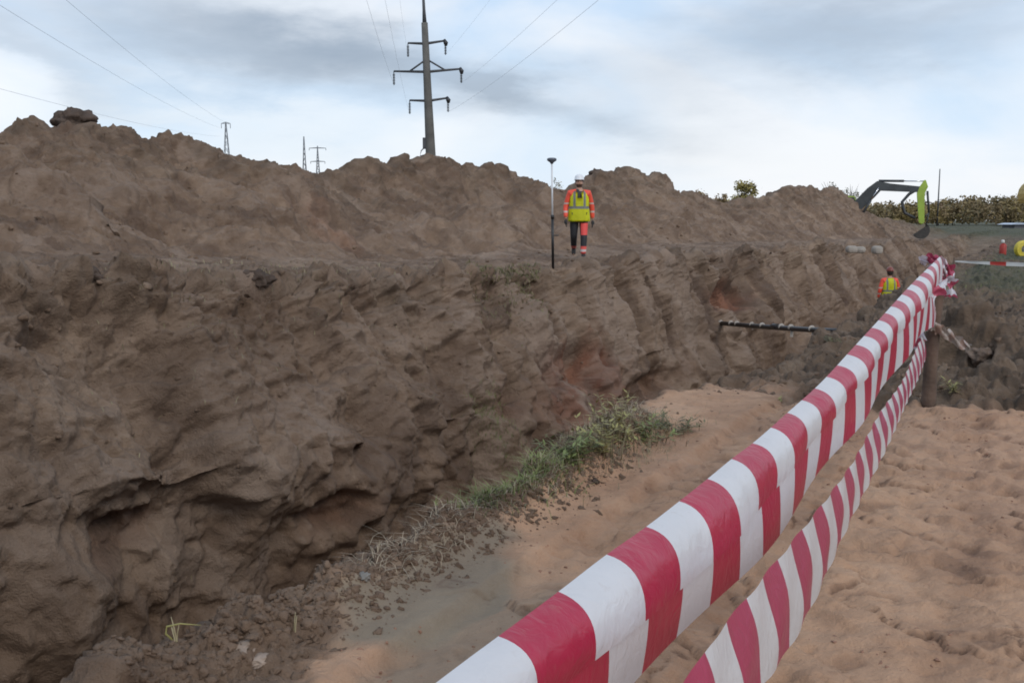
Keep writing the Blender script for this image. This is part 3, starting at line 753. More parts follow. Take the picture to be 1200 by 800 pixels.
# lower tape
Xa = (1085-CX)/F*8.42; Ya = 8.42; i9 = 1/2.04; 
Xn = (894-CX)/F*2.04; Yn = 2.04
def lineB(Yq): return Xn+(Xa-Xn)*(Yq-Yn)/(Ya-Yn)
rowsB = []
for Yq in np.concatenate([np.linspace(-1.5, 1.55, 40)[:-1], np.geomspace(1.55, 8.42, 420)]):
    Yc = max(Yq, 1.70); Xc = lineB(Yc); zu = zl = .6
    for _ in range(3): zu = zat(B_up(pxof(Xc, Yc, zu)), Xc, Yc); zl = zat(B_lo(pxof(Xc, Yc, zl)), Xc, Yc)
    X0 = lineB(Yq); row = []
    for t in np.linspace(0, 1, 10):
        bul = .012*math.sin(t*PI)+.004*math.sin(Yq*2.3+t*3)*min(1, (8.6-Yq))+.0035*math.sin(Yq*19+t*6)
        row.append(np.array([X0+nrm[0]*bul+.03*t, Yq+nrm[1]*bul, zu+(zl-zu)*t]))
    rowsB.append(row)
o = ribbon('barrier_tape', rowsB, tape_mB, phase=.09); tag(o, 'lowest and narrowest red and white barrier tape, tied halfway down the wooden post', 'barrier tape', gt)
# crumpled piece from post top down to the lower tie
tm = stripe_mat('tape_small', .26, white=(.72, .72, .78), redc=(.48, .08, .14))
def crumple(name, pts, wid, amp, m, label, nx=8, axis=(1, 0, 0), seed=0):
    pts = np.array(pts); t = np.linspace(0, len(pts)-1, 60); P_ = np.stack([np.interp(t, range(len(pts)), pts[:, k]) for k in range(3)], -1)
    rows = []
    for i, p in enumerate(P_):
        tt = P_[min(i+1, 59)]-P_[max(i-1, 0)]; tt /= np.linalg.norm(tt)+1e-9; a = np.cross(tt, (0, 1, 0)); a /= np.linalg.norm(a)+1e-9
        ph = amp*math.sin(i*.35+seed); a = a*math.cos(ph)+np.array([0, 1, 0])*math.sin(ph)
        ww = wid*(1+.2*math.sin(i*.5+seed)); rows.append([p+a*(k/(nx-1)-.5)*ww+np.array([0, .02*math.sin(k*1.3+i*.4+seed), .01*math.sin(k*2+i*.7)]) for k in range(nx)])
    o = ribbon(name, rows, m, 0); tag(o, label, 'barrier tape', gt); return o
crumple('barrier_tape', [at(1106, 322, 8.38), at(1098, 338, 8.32), at(1082, 362, 8.3), at(1074, 388, 8.3), at(1071, 408, 8.3)], .15, .7, tm, 'crumpled tape strip hanging from the top of the post down its left side', seed=1)
crumple('barrier_tape', [at(1090, 308, 8.40), at(1100, 316, 8.36), at(1110, 318, 8.40), at(1114, 330, 8.44), at(1113, 348, 8.46)], .11, .9, tm, 'short loose tape end knotted over the very top of the post', seed=3)
crumple('barrier_tape', [at(1078, 306, 8.45), at(1090, 303, 8.36), at(1103, 306, 8.36), at(1116, 318, 8.42)], .08, .5, stripe_mat('tape_red', .3, white=(.7,.62,.66), redc=(.42, .06, .12), duty=.6), 'folded reddish tape loop round the top of the wooden post', seed=5)
crumple('barrier_tape', [at(1080, 384, 8.34), at(1092, 381, 8.30), at(1104, 388, 8.4), at(1120, 398, 8.6), at(1136, 408, 8.8)], .09, .6, stripe_mat('tape_dull', .3, white=(.42, .36, .32), redc=(.34, .24, .20)), 'dusty grey tape end trailing right from the middle of the post', seed=2)
# post
pm = mat('stake_wood', (.115, .075, .055), .85, .4, 3, bump_=.5, bscale=25)
mb = MB(); v0, v1 = Vector(post_base)-Vector((0, 0, .25)), Vector(at(1102, 303, 8.5))
rr = [.058, .062, .056, .058, .053, .050]
mb.tube([v0.lerp(v1, t)+Vector((.012*math.sin(t*9), .01*math.cos(t*7), 0)) for t in (0, .2, .4, .6, .8, 1)], rr, 9)
o = mb.build('wooden_post', pm); tag(o, 'rough brown wooden stake that the red and white tapes are tied to', 'wooden post')
# distant tape across the right
ft = stripe_mat('tape_far', 1.30, duty=.24, white=(.62, .62, .60), redc=(.45, .05, .04))
pa_, pb_ = at(1118, 306, 21), at(1330, 309, 19); rows = []
for t in np.linspace(0, 1, 60):
    p = pa_*(1-t)+pb_*t; p = p-np.array([0, 0, .05*math.sin(t*PI)]); hw = .040*min(1, .35+t*2.2)
    rows.append([p+np.array([0, .01*math.sin(t*40), hw]), p+np.array([0, .01, 0]), p+np.array([0, 0, -hw])])
o = ribbon('barrier_tape', rows, ft, .28); tag(o, 'distant white and red tape stretched across the right edge', 'barrier tape', 'distant barrier tape')
for q, lab in ((pa_, 'thin dark stake holding the left end of the distant tape'), (pb_, 'thin stake holding the right end of the distant tape')):
    g = ground_z(q[0], q[1]); mb = MB(); mb.tube([(0, 0, -.2), (.01, 0, (q[2]-g)*.5), (0, 0, q[2]-g+.08)], [.022, .02, .018], 7); o = mb.build('stake', pm); o.location = (q[0], q[1], g); tag(o, lab, 'stake', 'stakes of the distant tape')

# ================================================================== PEOPLE
def skin(name, nodes, edges, m, parent=None, root=0, sub=2, smooth=True):
    me = bpy.data.meshes.new(name); me.from_pydata([n[0] for n in nodes], edges, []); o = bpy.data.objects.new(name, me); COL.objects.link(o)
    o.modifiers.new('s', 'SKIN'); me.skin_vertices[0]
    for i, n in enumerate(nodes):
        r = n[1]; r = r if hasattr(r, '__len__') else (r, r); me.skin_vertices[0].data[i].radius = r; me.skin_vertices[0].data[i].use_root = (i == root)
    sd = o.modifiers.new('d', 'SUBSURF'); sd.levels = sub; sd.render_levels = sub
    dg = bpy.context.evaluated_depsgraph_get(); dg.update(); ev = bpy.data.meshes.new_from_object(o.evaluated_get(dg)); o.modifiers.clear()
    o.data = ev; ev.name = name; ev.materials.clear(); ev.materials.append(m); ev.polygons.foreach_set('use_smooth', [True]*len(ev.polygons))
    if parent is not None: o.parent = parent
    return o
def obj_band_mat(name, base, bands, rough=.6):
    """bands: (axis, lo, hi, colour, optional x-range) in object coordinates"""
    m, nt, b = new_mat(name); tc = N(nt, 'ShaderNodeTexCoord'); sx = N(nt, 'ShaderNodeSeparateXYZ'); nt.links.new(tc.outputs['Object'], sx.inputs[0])
    col = mix(nt, noise(nt, tc.outputs['Object'], 9, 4), tuple(np.array(base)*.85), tuple(np.clip(np.array(base)*1.15, 0, 1)))
    for bd in bands:
        f = None
        for ax, lo, hi in bd[0]:
            c = sx.outputs[ax] if ax < 3 else math_(nt, 'ABSOLUTE', sx.outputs[0])
            g = math_(nt, 'MULTIPLY', math_(nt, 'GREATER_THAN', c, lo), math_(nt, 'LESS_THAN', c, hi)); f = g if f is None else math_(nt, 'MULTIPLY', f, g)
        col = mix(nt, f, col, bd[1])
    nt.links.new(col, b.inputs['Base Color']); b.inputs['Roughness'].default_value = rough
    bu = N(nt, 'ShaderNodeBump'); bu.inputs['Strength'].default_value = .4; bu.inputs['Distance'].default_value = .02
    nt.links.new(noise(nt, tc.outputs['Object'], 11, 3, .5, 1.), bu.inputs['Height']); nt.links.new(bu.outputs[0], b.inputs['Normal']); return m
def ell(cx, cy, z, rx, ry, n=20, pw=2.3):
    out = []
    for k in range(n):
        a = 2*PI*k/n; c, s = math.cos(a), math.sin(a); out.append((cx+rx*math.copysign(abs(c)**(2/pw), c), cy+ry*math.copysign(abs(s)**(2/pw), s), z))
    return out
def glove(side, wrist, m, parent, fwd=-1):
    """relaxed gloved hand: palm, four bent fingers of unequal length, thumb from the side of the palm"""
    wx, wy, wz = wrist; nodes = [((wx, wy, wz), (.030, .026)), ((wx+.004*side, wy-.012, wz-.05), (.040, .020)), ((wx+.004*side, wy-.020, wz-.09), (.042, .018))]; edges = [(0, 1), (1, 2)]
    for k, (oy, ln) in enumerate(((-.030, .070), (-.010, .078), (.010, .073), (.028, .058))):
        i = len(nodes); y = wy-.02+oy
        nodes += [((wx+.002*side, y, wz-.10), .0105), ((wx-.004*side, y-.004, wz-.10-ln*.5), .0098), ((wx-.020*side, y-.006, wz-.10-ln*.9), .0085)]; edges += [(2, i), (i, i+1), (i+1, i+2)]
    i = len(nodes); nodes += [((wx-.004*side, wy-.055, wz-.055), .0125), ((wx-.012*side, wy-.070, wz-.09), .0110), ((wx-.020*side, wy-.068, wz-.118), .0095)]; edges += [(1, i), (i, i+1), (i+1, i+2)]
    return skin('glove', nodes, edges, m, parent, 1, 1)
def person(loc, rz, label, walk=True, hat=(.75, .76, .78), beard=True, leg_mat=None, scale=1.0, group='workers in high visibility clothing'):
    """faces -Y. returns the empty"""
    e = empty('person', loc, rz); e.scale = (scale,)*3; tag(e, label, 'person', group)
    if walk:
        hipL, kneeL, ankL, toeL = (.10, 0, .92), (.10, -.13, .50), (.085, -.16, .09), (.10, -.32, .035)      # image right, forward, planted
        hipR, kneeR, ankR, toeR = (-.10, 0, .92), (-.11, .00, .50), (-.09, .30, .22), (-.10, .20, .10)      # image left, trailing, heel up
        wrL, elL = (.30, .06, .86), (.285, .06, 1.13); wrR, elR = (-.29, -.10, .88), (-.29, .02, 1.13)
    else:
        hipL, kneeL, ankL, toeL = (.10, 0, .92), (.12, -.03, .50), (.13, .02, .09), (.15, -.15, .035)
        hipR, kneeR, ankR, toeR = (-.10, 0, .92), (-.12, -.03, .50), (-.13, .02, .09), (-.15, -.15, .035)
        wrL, elL = (.28, -.06, .88), (.285, .03, 1.13); wrR, elR = (-.31, -.05, .88), (-.29, .03, 1.13)
    shL, shR = (.20, 0, 1.44), (-.20, 0, 1.44)
    sk = obj_band_mat('skin_face_'+('a' if beard else 'b'), (.42, .24, .17), [([(2, 1.56, 1.625), (1, -.2, -.02)], (.06, .035, .025))] if beard else [], .5)
    nodes = [((0, 0, .96), (.13, .10)), ((0, 0, 1.12), (.125, .09)), ((0, 0, 1.32), (.15, .10)), ((0, .0, 1.46), (.12, .07)), ((0, .005, 1.535), (.052, .052)),
             ((0, -.012, 1.60), (.064, .072)), ((0, -.006, 1.68), (.076, .090)), ((0, .004, 1.755), (.062, .072)),
             (shL, .055), (elL, .040), (wrL, .027), (shR, .055), (elR, .040), (wrR, .027),
             (hipL, .085), (kneeL, .055), (ankL, .038), (toeL, .030), (hipR, .085), (kneeR, .055), (ankR, .038), (toeR, .030),
             ((0, -.098, 1.655), .014), ((.078, .005, 1.66), (.010, .018)), ((-.078, .005, 1.66), (.010, .018))]
    edges = [(0,1),(1,2),(2,3),(3,4),(4,5),(5,6),(6,7),(3,8),(8,9),(9,10),(3,11),(11,12),(12,13),(0,14),(14,15),(15,16),(16,17),(0,18),(18,19),(19,20),(20,21),(6,22),(6,23),(6,24)]
    body = skin('body', nodes, edges, sk, e, 0, 2)
    # eyes and mouth, built into the body mesh
    bm = bmesh.new(); bm.from_mesh(body.data)
    for x_ in (-.030, .030):
        r = bmesh.ops.create_icosphere(bm, subdivisions=2, radius=.012, matrix=Matrix.Translation((x_, -.083, 1.685)))
        for v_ in r['verts']:
            for f_ in v_.link_faces: f_.material_index = 1
    r = bmesh.ops.create_cube(bm, size=1, matrix=Matrix.Translation((0, -.078, 1.612)) @ Matrix.Diagonal((.045, .012, .008, 1)))
    for v_ in r['verts']:
        for f_ in v_.link_faces: f_.material_index = 2
    bm.to_mesh(body.data); bm.free(); body.data.materials.append(mat('eye_dark', (.03, .025, .02), .3, .1)); body.data.materials.append(mat('lip', (.30, .12, .10), .5, .1))
    om = obj_band_mat('jacket_orange', (.80, .085, .045), [([(2, 1.02, 1.06)], (.55, .42, .38)), ([(2, 1.20, 1.235)], (.55, .42, .38)), ([(3, -.1, .07), (2, 1.3, 1.6)], (.02, .02, .022))])
    nodes = [((0, 0, .94), (.165, .125)), ((0, 0, 1.12), (.155, .12)), ((0, 0, 1.30), (.175, .125)), ((0, 0, 1.44), (.15, .095)), ((0, .005, 1.53), (.075, .072)),
             (shL, .078), (elL, .060), ((wrL[0]*.995+.0, wrL[1], wrL[2]+.03), .046), (shR, .078), (elR, .060), ((wrR[0]*.995, wrR[1], wrR[2]+.03), .046)]
    skin('jacket', nodes, [(0,1),(1,2),(2,3),(3,4),(3,5),(5,6),(6,7),(3,8),(8,9),(9,10)], om, e, 0, 2)
    tm_ = obj_band_mat('trousers_'+('walk' if walk else 'stand'), (.018, .018, .022),
        [([(0, .03, .5), (2, .54, .80), (1, -.5, .0)], (.72, .07, .06)), ([(0, 0.0, .5), (2, .10, .30)], (.70, .09, .07)), ([(0, 0.0, .5), (2, .185, .235)], (.55, .50, .48)), ([(0, -.5, 0), (2, .24, .30)], (.45, .10, .09))])
    def legn(h, k, a): return [(h, .108), (tuple((np.array(h)+np.array(k))/2), .098), (k, .078), (tuple((np.array(k)+np.array(a))*.5), .072), ((a[0], a[1], a[2]+.03), .066)]
    nodes = [((0, 0, .95), (.16, .12))]+legn(hipL, kneeL, ankL)+legn(hipR, kneeR, ankR)
    skin('trousers', nodes, [(0,1),(1,2),(2,3),(3,4),(4,5),(0,6),(6,7),(7,8),(8,9),(9,10)], tm_, e, 0, 2)
    bm_ = mat('boot_leather', (.022, .018, .016), .6, .3)
    for a, t in ((ankL, toeL), (ankR, toeR)):
        a, t = np.array(a), np.array(t); hl = a+(a-t)*.28; hl[2] = a[2]-.045
        skin('boot', [(tuple(a+np.array([0, 0, .06])), .052), (tuple(a), .054), (tuple(hl), .042), (tuple(a*.45+t*.55), (.050, .040)), (tuple(t), (.045, .034))], [(0, 1), (1, 2), (1, 3), (3, 4)], bm_, e, 1, 2)
    gm_ = mat('glove_black', (.022, .022, .024), .7, .3)
    glove(1, wrL, gm_, e); glove(-1, wrR, gm_, e)
    # vest: lofted shell with V neck
    zs_ = [(.83, .235, .185), (.87, .237, .188), (.95, .232, .186), (1.05, .222, .176), (1.15, .214, .170), (1.25, .212, .170), (1.33, .206, .165), (1.40, .188, .152), (1.45, .158, .130), (1.485, .126, .108), (1.51, .098, .090)]
    n = 40; bm = bmesh.new(); R = [[bm.verts.new((p[0]*(1+.02*math.sin(k*2.3+i)), p[1]*(1+.03*math.sin(k*1.7+i*.8)), p[2])) for k, p in enumerate(ell(0, 0, z, rx, ry, n, 2.5))] for i, (z, rx, ry) in enumerate(zs_)]
    for i in range(len(R)-1):
        for k in range(n):
            q = (R[i][k], R[i][(k+1) % n], R[i+1][(k+1) % n], R[i+1][k]); c = sum((v.co for v in q), Vector())/4
            if c.y < 0 and abs(c.x) < max(0, (c.z-1.30)*.42): continue
            f_ = bm.faces.new(q); f_.smooth = True
    bmesh.ops.solidify(bm, geom=bm.faces[:], thickness=.006)
    me = bpy.data.meshes.new('vest'); bm.to_mesh(me); bm.free(); vo = bpy.data.objects.new('vest', me); COL.objects.link(vo); vo.parent = e
    grey = (.36, .37, .36)
    me.materials.append(obj_band_mat('vest_lime', (.97, 1.0, .03), [([(2, 1.10, 1.155)], grey), ([(3, .085, .135), (2, 1.155, 1.6)], grey)], .55))
    # helmet or cap
    hm = mat('helmet_%d' % int(hat[0]*100), hat, .35, .08)
    mb = MB(); rs_ = [ell(0, .004-(.012 if i == 1 else 0), z, rx, ry, 20, 2) for i, (z, rx, ry) in enumerate(((1.715, .103, .122), (1.722, .112, .140), (1.735, .104, .124), (1.775, .098, .117), (1.81, .080, .098), (1.835, .050, .062), (1.845, .012, .015)))]
    mb.rings(rs_, False, True).build('helmet', hm, e)
    # hair under the helmet rim
    mb = MB(); rs_ = [ell(0, .022, z, rx, ry, 16, 2) for z, rx, ry in ((1.60, .060, .065), (1.64, .082, .082), (1.71, .092, .095), (1.725, .088, .092))]
    mb.rings(rs_).build('hair', mat('hair_dark', (.035, .022, .016), .8, .3), e)
    return e
def stand_on(px, Yd):
    X_ = (px-CX)/F*(Yd*math.cos(PITCH)+1*math.sin(PITCH)); return X_, ground_z(X_, Yd)
Yp = 20.6; Xp, gz = stand_on(678, Yp); zp = at(678, 305, Yp)[2]
person((Xp, Yp, gz), .0, 'bearded worker in orange jacket, lime vest and white helmet walking on the far bank', scale=at(678, 205, Yp)[2]/1 and (at(678, 204, Yp)[2]-gz)/1.845 if abs(gz-zp) < .25 else 1.0)
print('PERSON ground', gz, 'wanted', zp)
p2 = at(1043, 315, 29.5)
e2 = person((p2[0], p2[1], p2[2]-1.78), PI, 'worker seen from behind in the trench, lime vest, orange sleeves and dark red helmet', walk=False, hat=(.20, .045, .03), beard=False)
# the fill he stands on
# survey rod
Yr = 17.4; Xr = (648-CX)/F*(Yr*math.cos(PITCH)+.9*math.sin(PITCH)); gz = ground_z(Xr, Yr); ztop = at(646, 187, Yr)[2]
e = empty('survey_rod', (Xr, Yr, gz)); tag(e, 'tall survey rod, white above and black below, with grey satellite receiver on top', 'survey rod')
H = ztop-gz; lean = -.03
def rp(t): return (lean*t, 0, H*t)
MB().tube([rp(-.01), rp(.47)], .024, 10).build('lower_tube', mat('rod_black', (.012, .012, .013), .4, .2), e)
MB().tube([rp(.47), rp(.965)], .016, 10).build('upper_tube', mat('rod_white', (.70, .71, .73), .35, .05), e)
MB().tube([rp(.455), rp(.49)], .030, 10).build('clamp', mat('rod_black', (.012, .012, .013), .4, .2), e)
mb = MB(); mb.rings([[(rp(1)[0]+r*math.cos(2*PI*k/18), r*math.sin(2*PI*k/18), H*1+z) for k in range(18)] for z, r in ((-.075, .020), (-.05, .035), (-.02, .080), (.0, .086), (.018, .080), (.028, .055), (.030, .01))]).build('receiver', mat('receiver_grey', (.11, .12, .15), .4, .2), e)
mb = MB(); mb.box((rp(.30)[0]+.05, -.0, H*.30), (.12, .03, .02), bev=.004).build('bracket', mat('rod_black', (.012, .012, .013), .4, .2), e)

# ================================================================== PIPE
pp0, pp1 = at(828, 377, 24.0), at(1002, 389, 16.0)
e = empty('pipe', tuple((pp0+pp1)/2)); tag(e, 'dark pipe with white wrappings crossing the trench', 'pipe')
c0 = (pp0+pp1)/2; a, b_ = Vector(pp0-c0), Vector(pp1-c0)
MB().tube([a.lerp(b_, t)+Vector((0, 0, -.02*math.sin(t*PI))) for t in np.linspace(0, 1, 9)], .048, 14).build('tube', mat('pipe_black', (.022, .018, .017), .45, .3, 8, bump_=.3), e)
wm = mat('wrap_white', (.45, .40, .35), .7, .15)
def onpipe(px): 
    t = 0
    for k in range(200):
        t = k/199; q = pp0*(1-t)+pp1*t
        if pxof(*q) > px: break
    return t
for px, wd, hang in ((834, .05, 0), (844, .11, .10), (856, .10, .0), (863, .07, 0), (893, .07, 0), (915, .05, .0), (926, .09, .13), (951, .06, .16), (881, .03, .06)):
    t = onpipe(px); q = a.lerp(b_, t); dr = (b_-a).normalized()
    mb = MB(); mb.tube([q-dr*wd/2+Vector((.02, 0, .01)), q+Vector((0, 0, .004)), q+dr*wd/2], [.056, .062, .055], 12)
    if hang: mb.box(q+Vector((0, -.07, -hang/2)), (wd*.6, .008, hang+.08))
    mb.build('wrap', wm, e)
t0 = onpipe(905); MB().tube([a.lerp(b_, t0), a.lerp(b_, t0+.035)], .060, 12).build('coupling', mat('pipe_black', (.022, .018, .017), .45, .3), e)

# white blocks on the far bank below the excavator
def block(px, py, Yd, sx, sy, sz, label, rz):
    p = at(px, py, Yd); g = ground_z(p[0], p[1]); mb = MB(); mb.box((0, 0, sz/2), (sx, sy, sz), bev=.10); o = mb.build('sandbag', mat('sack_white', (.34, .30, .26), .9, .25, 4, bump_=.5)); o.location = (p[0], p[1], max(g-.04, p[2]-sz)); o.rotation_euler = (0, 0, rz)
    tag(o, label, 'sandbag', 'pale sacks on the far bank')
block(998, 288, 36, .42, .3, .26, 'leftmost pale sack on the far bank below the green excavator', .2)
block(1008, 289, 36.3, .40, .3, .24, 'middle pale sack on the far bank, touching the leftmost one', -.3)
block(1028, 288, 36, .40, .3, .30, 'rightmost pale sack on the far bank, standing apart from two others', .5)

# ================================================================== POWER LINES
conc = mat('pole_concrete', (.115, .11, .10), .85, .25, 1.5, bump_=.3); steel = mat('pole_steel', (.06, .062, .068), .6, .2); ins = mat('insulator_dark', (.022, .022, .026), .4, .2)
Yq = 86.0; pb = at(505, 188, Yq); ptp = at(497.5, 27, Yq)
e = empty('utility_pole', (pb[0], Yq, 0)); tag(e, 'tall concrete power pole with three crossarms rising behind the heap', 'utility pole', 'power line supports')
tx = ptp[0]-pb[0]; HT = ptp[2]
def pz(py): z = at(500, py, Yq)[2]; return Vector((tx*(z-pb[2])/(HT-pb[2]), 0, z))
MB().tube([pz(188)-Vector((0, 0, pz(188).z+.3)), pz(188), pz(100), pz(27)], [.50, .44, .33, .27], 12).build('shaft', conc, e)
MB().tube([pz(30), pz(12), pz(-14)], [.20, .13, .10], 8).build('peak', steel, e)
arms = [(50, 478, 522), (83, 461.5, 540.5), (117, 480, 525)]; ends = []
for j, (py, x0, x1) in enumerate(arms):
    m_ = pz(py); xl = at(x0, py, Yq)[0]-pb[0]; xr = at(x1, py, Yq)[0]-pb[0]; up = .10
    mb = MB(); mb.tube([(xl, 0, m_.z-.05), (m_.x, 0, m_.z-.1), (xr, 0, m_.z+.15)], [.085, .13, .085], 6)
    if j == 1:
        mb.tube([(m_.x-1.45, 0, m_.z-.05), (m_.x, 0, m_.z+.95)], .08, 6); mb.tube([(m_.x+1.55, 0, m_.z+.05), (m_.x, 0, m_.z+.95)], .08, 6)
    mb.build('crossarm', steel, e)
    for x_, zt in ((xl, m_.z-.05), (xr, m_.z+.12)):
        mb = MB(); n_ = 7; Ls = 1.15
        mb.tube([(x_, 0, zt), (x_, 0, zt-Ls)], .04, 6)
        for k in range(n_): mb.tube([(x_, 0, zt-.25-k*.13), (x_, 0, zt-.30-k*.13)], [.12, .09], 8)
        if x_ == xr: mb.tube([(x_-.12, 0, zt+.12), (x_+.04, 0, zt-.18), (x_+.05, 0, zt-.4)], [.12, .2, .10], 8)
        mb.build('insulator', ins, e); ends.append((pb[0]+x_, Yq, zt-Ls))
mb = MB(); q = pz(168); mb.box((q.x-.42, 0, q.z), (.42, .4, .95), bev=.04).build('switch_box', steel, e)
q = pz(178); MB().tube([(q.x-.35, 0, q.z+.5), (q.x-.8, 0, q.z+.1), (q.x-.9, 0, q.z-.35), (q.x-.3, 0, q.z-.2)], .05, 6).build('cable', steel, e)
steel_far = mat('steel_hazed', (.20, .21, .23), .6, .1)  # distance haze put into the colour: lighter steel for the far towers
wire_m = mat('wire_grey', (.42, .45, .50), .4, .1)
def wire(p0, p1, sag, r, label, grp):
    p0, p1 = np.array(p0, float), np.array(p1, float); mb = MB(); pts = []
    for t in np.linspace(0, 1, 40): pts.append(p0*(1-t)+p1*t-np.array([0, 0, 4*sag*t*(1-t)]))
    mb.tube(pts, r, 5); o = mb.build('power_line', wire_m); tag(o, label, 'power line', grp); return o
gw = 'wires of the tall concrete pole'
names = ['upper left', 'upper right', 'middle left', 'middle right', 'lower left', 'lower right']
def endpt(pxt, p, Yt, z): return (( pxt-CX)/F*Yt, Yt, z)
for k, (p, nm) in enumerate(zip(ends, names)):
    # next support stands behind the photographer to the right
    dX, dY = (25.0, -150.0) if p[0] > pb[0]-1 and k % 2 else (13., -150.)
    wire(p, (p[0]+dX, p[1]+dY, p[2]+1.0), 2.2, .004 if k in (0, 1, 4) else .006, 'thin grey wire from the %s insulator of the tall concrete pole, coming overhead' % nm, gw)
# second line on the left, running to the lattice tower
Yt = 190.0; tb = at(264.5, 142, Yt)
gl2 = 'wires of the far lattice tower'
for (pa, Ya_, pbx, lab) in (((10, 0), 60, (258, 150), 'far left overhead wire, upper one of the two crossing the top left corner'), ((90, 0), 70, (270, 147), 'overhead wire right of the corner one, running to the lattice tower'), ((-60, 75), 60, (258, 160), 'lowest overhead wire, entering at the left edge of the sky')):
    a_ = at(pa[0], pa[1], Ya_); b_2 = at(pbx[0], pbx[1], Yt); dd = a_-b_2; wire(b_2, b_2+dd*1.25, 1.0, .011, lab, gl2)
def lattice(px, ytop, ybot, Yd, wid, label, arms_, grp='power line supports'):
    t = at(px, ytop, Yd); e = empty('lattice_tower', (t[0], Yd, 0)); tag(e, label, 'pylon', grp); Hh = t[2]
    mb = MB(); r = .06*Yd/190
    for sx_ in (-1, 1):
        for sy_ in (-1, 1): mb.tube([(sx_*wid, sy_*wid, 0), (sx_*wid*.22, sy_*wid*.22, Hh*.72), (sx_*.05, sy_*.05, Hh)], r, 4)
    zz = 0; k = 0
    while zz < Hh*.95:
        def wz(z): return wid*(1-.78*min(z/(Hh*.72), 1)) if z < Hh*.72 else wid*.22*(1-(z-Hh*.72)/(Hh*.28))+.05
        st = max(1.2, wz(zz)*1.7); z2 = min(zz+st, Hh)
        for sy_ in (-1, 1):
            s_ = 1 if k % 2 else -1; mb.tube([(-s_*wz(zz), sy_*wz(zz), zz), (s_*wz(z2), sy_*wz(z2), z2)], r*.6, 4); mb.tube([(sy_*wz(zz), -s_*wz(zz), zz), (sy_*wz(z2), s_*wz(z2), z2)], r*.6, 4)
        zz = z2; k += 1
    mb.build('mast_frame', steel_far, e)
    for zf, hw in arms_:
        m2 = MB(); m2.tube([(-hw, 0, Hh*zf), (0, 0, Hh*zf+.25), (hw, 0, Hh*zf)], r*.9, 4); m2.tube([(-hw, 0, Hh*zf), (hw, 0, Hh*zf)], r*.8, 4)
        for s_ in (-1, 1): m2.tube([(s_*hw, 0, Hh*zf), (s_*hw, 0, Hh*zf-.9)], r*.9, 4)
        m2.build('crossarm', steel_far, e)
    return e
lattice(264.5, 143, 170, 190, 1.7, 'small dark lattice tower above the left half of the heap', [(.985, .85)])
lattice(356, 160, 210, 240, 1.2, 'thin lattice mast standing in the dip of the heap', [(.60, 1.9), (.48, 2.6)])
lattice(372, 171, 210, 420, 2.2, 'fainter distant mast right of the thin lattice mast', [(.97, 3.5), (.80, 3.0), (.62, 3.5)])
t = at(1101.5, 198, 260); mb = MB(); mb.tube([(0, 0, 0), (0, 0, t[2])], [.22, .12], 6); o = mb.build('antenna_mast', steel); o.location = (t[0], 260, 0); tag(o, 'single thin mast above the tree line right of the green excavator', 'mast')

# ================================================================== TREES
lm1 = leafmat('leaves_olive', (.30, .25, .09), .3); lm2 = leafmat('leaves_autumn', (.26, .18, .09), .35); lm3 = leafmat('leaves_pale', (.34, .32, .26), .3)
bark = mat('bark', (.055, .045, .038), .9, .3)
def tree(px, ytop, Yd, wpx, hpx, m, nleaf, label, leaf=.3, bare=False, grp='trees standing behind the heap'):
    top = at(px, ytop, Yd); wid = wpx/F*Yd; hh = hpx/F*Yd; e = empty('tree', (top[0], Yd, 0)); tag(e, label, 'tree', grp); Ht = top[2]
    mb = MB(); mb.tube([(0, 0, -.3), (.1, 0, Ht*.4), (0, 0, Ht*.8)], [.22, .15, .05], 7); limbs = []
    for k in range(16 if bare else 9):
        a = rng.uniform(0, 2*PI); z0 = Ht*rng.uniform(.25, .7); z1 = min(Ht, z0+hh*rng.uniform(.3, .55)); r = wid*rng.uniform(.25, .48)
        mb.tube([(0, 0, z0), (math.cos(a)*r*.5, math.sin(a)*r*.5, (z0+z1)/2), (math.cos(a)*r, math.sin(a)*r, z1)], [.08, .05, .02], 5); limbs.append((math.cos(a)*r, math.sin(a)*r, z1))
    mb.build('trunk', bark, e)
    ncl = 22; C_ = []
    for k in range(ncl):
        v = rng.normal(size=3); v /= np.linalg.norm(v); v *= rng.random()**.4; C_.append(np.array([v[0]*wid*.42, v[1]*wid*.42, Ht-hh*.5+v[2]*hh*.43]))
    Vs = np.zeros((nleaf*4, 3)); Fq = np.arange(nleaf*4).reshape(-1, 4)
    for k in range(nleaf):
        c = C_[rng.integers(ncl)]+rng.normal(size=3)*wid*.085; q1 = rng.normal(size=3); q1 /= np.linalg.norm(q1); q2 = np.cross(q1, rng.normal(size=3)); q2 /= np.linalg.norm(q2); ls = leaf*rng.uniform(.5, 1.2)
        Vs[4*k:4*k+4] = [c-q1*ls, c+q2*ls*.6, c+q1*ls, c-q2*ls*.6]
    mk_np('crown', Vs, Fq, m, e, smooth=False); return e
tree(872, 211, 150, 32, 40, lm1, 2600, 'round olive-yellow tree rising behind the heap left of the excavator', .22)
tree(818, 224, 150, 22, 26, lm2, 1200, 'low brownish bush-like tree behind the heap right of the walking worker', .22)
tree(846, 227, 230, 20, 22, lm2, 700, 'small dull tree between the low brown tree and the round olive tree', .3)
tree(974, 213, 200, 24, 34, lm3, 520, 'pale sparse tree left of the excavator boom', .22, True)
tree(998, 215, 210, 24, 34, lm3, 560, 'pale sparse tree directly behind the excavator boom', .22, True)
tree(652, 207, 120, 12, 24, lm3, 120, 'thin bare sapling behind the heap beside the survey rod', .14, True)
tree(1082, 222, 280, 8, 22, lm3, 160, 'thin leafless tree between the excavator and the thin mast', .3, True)
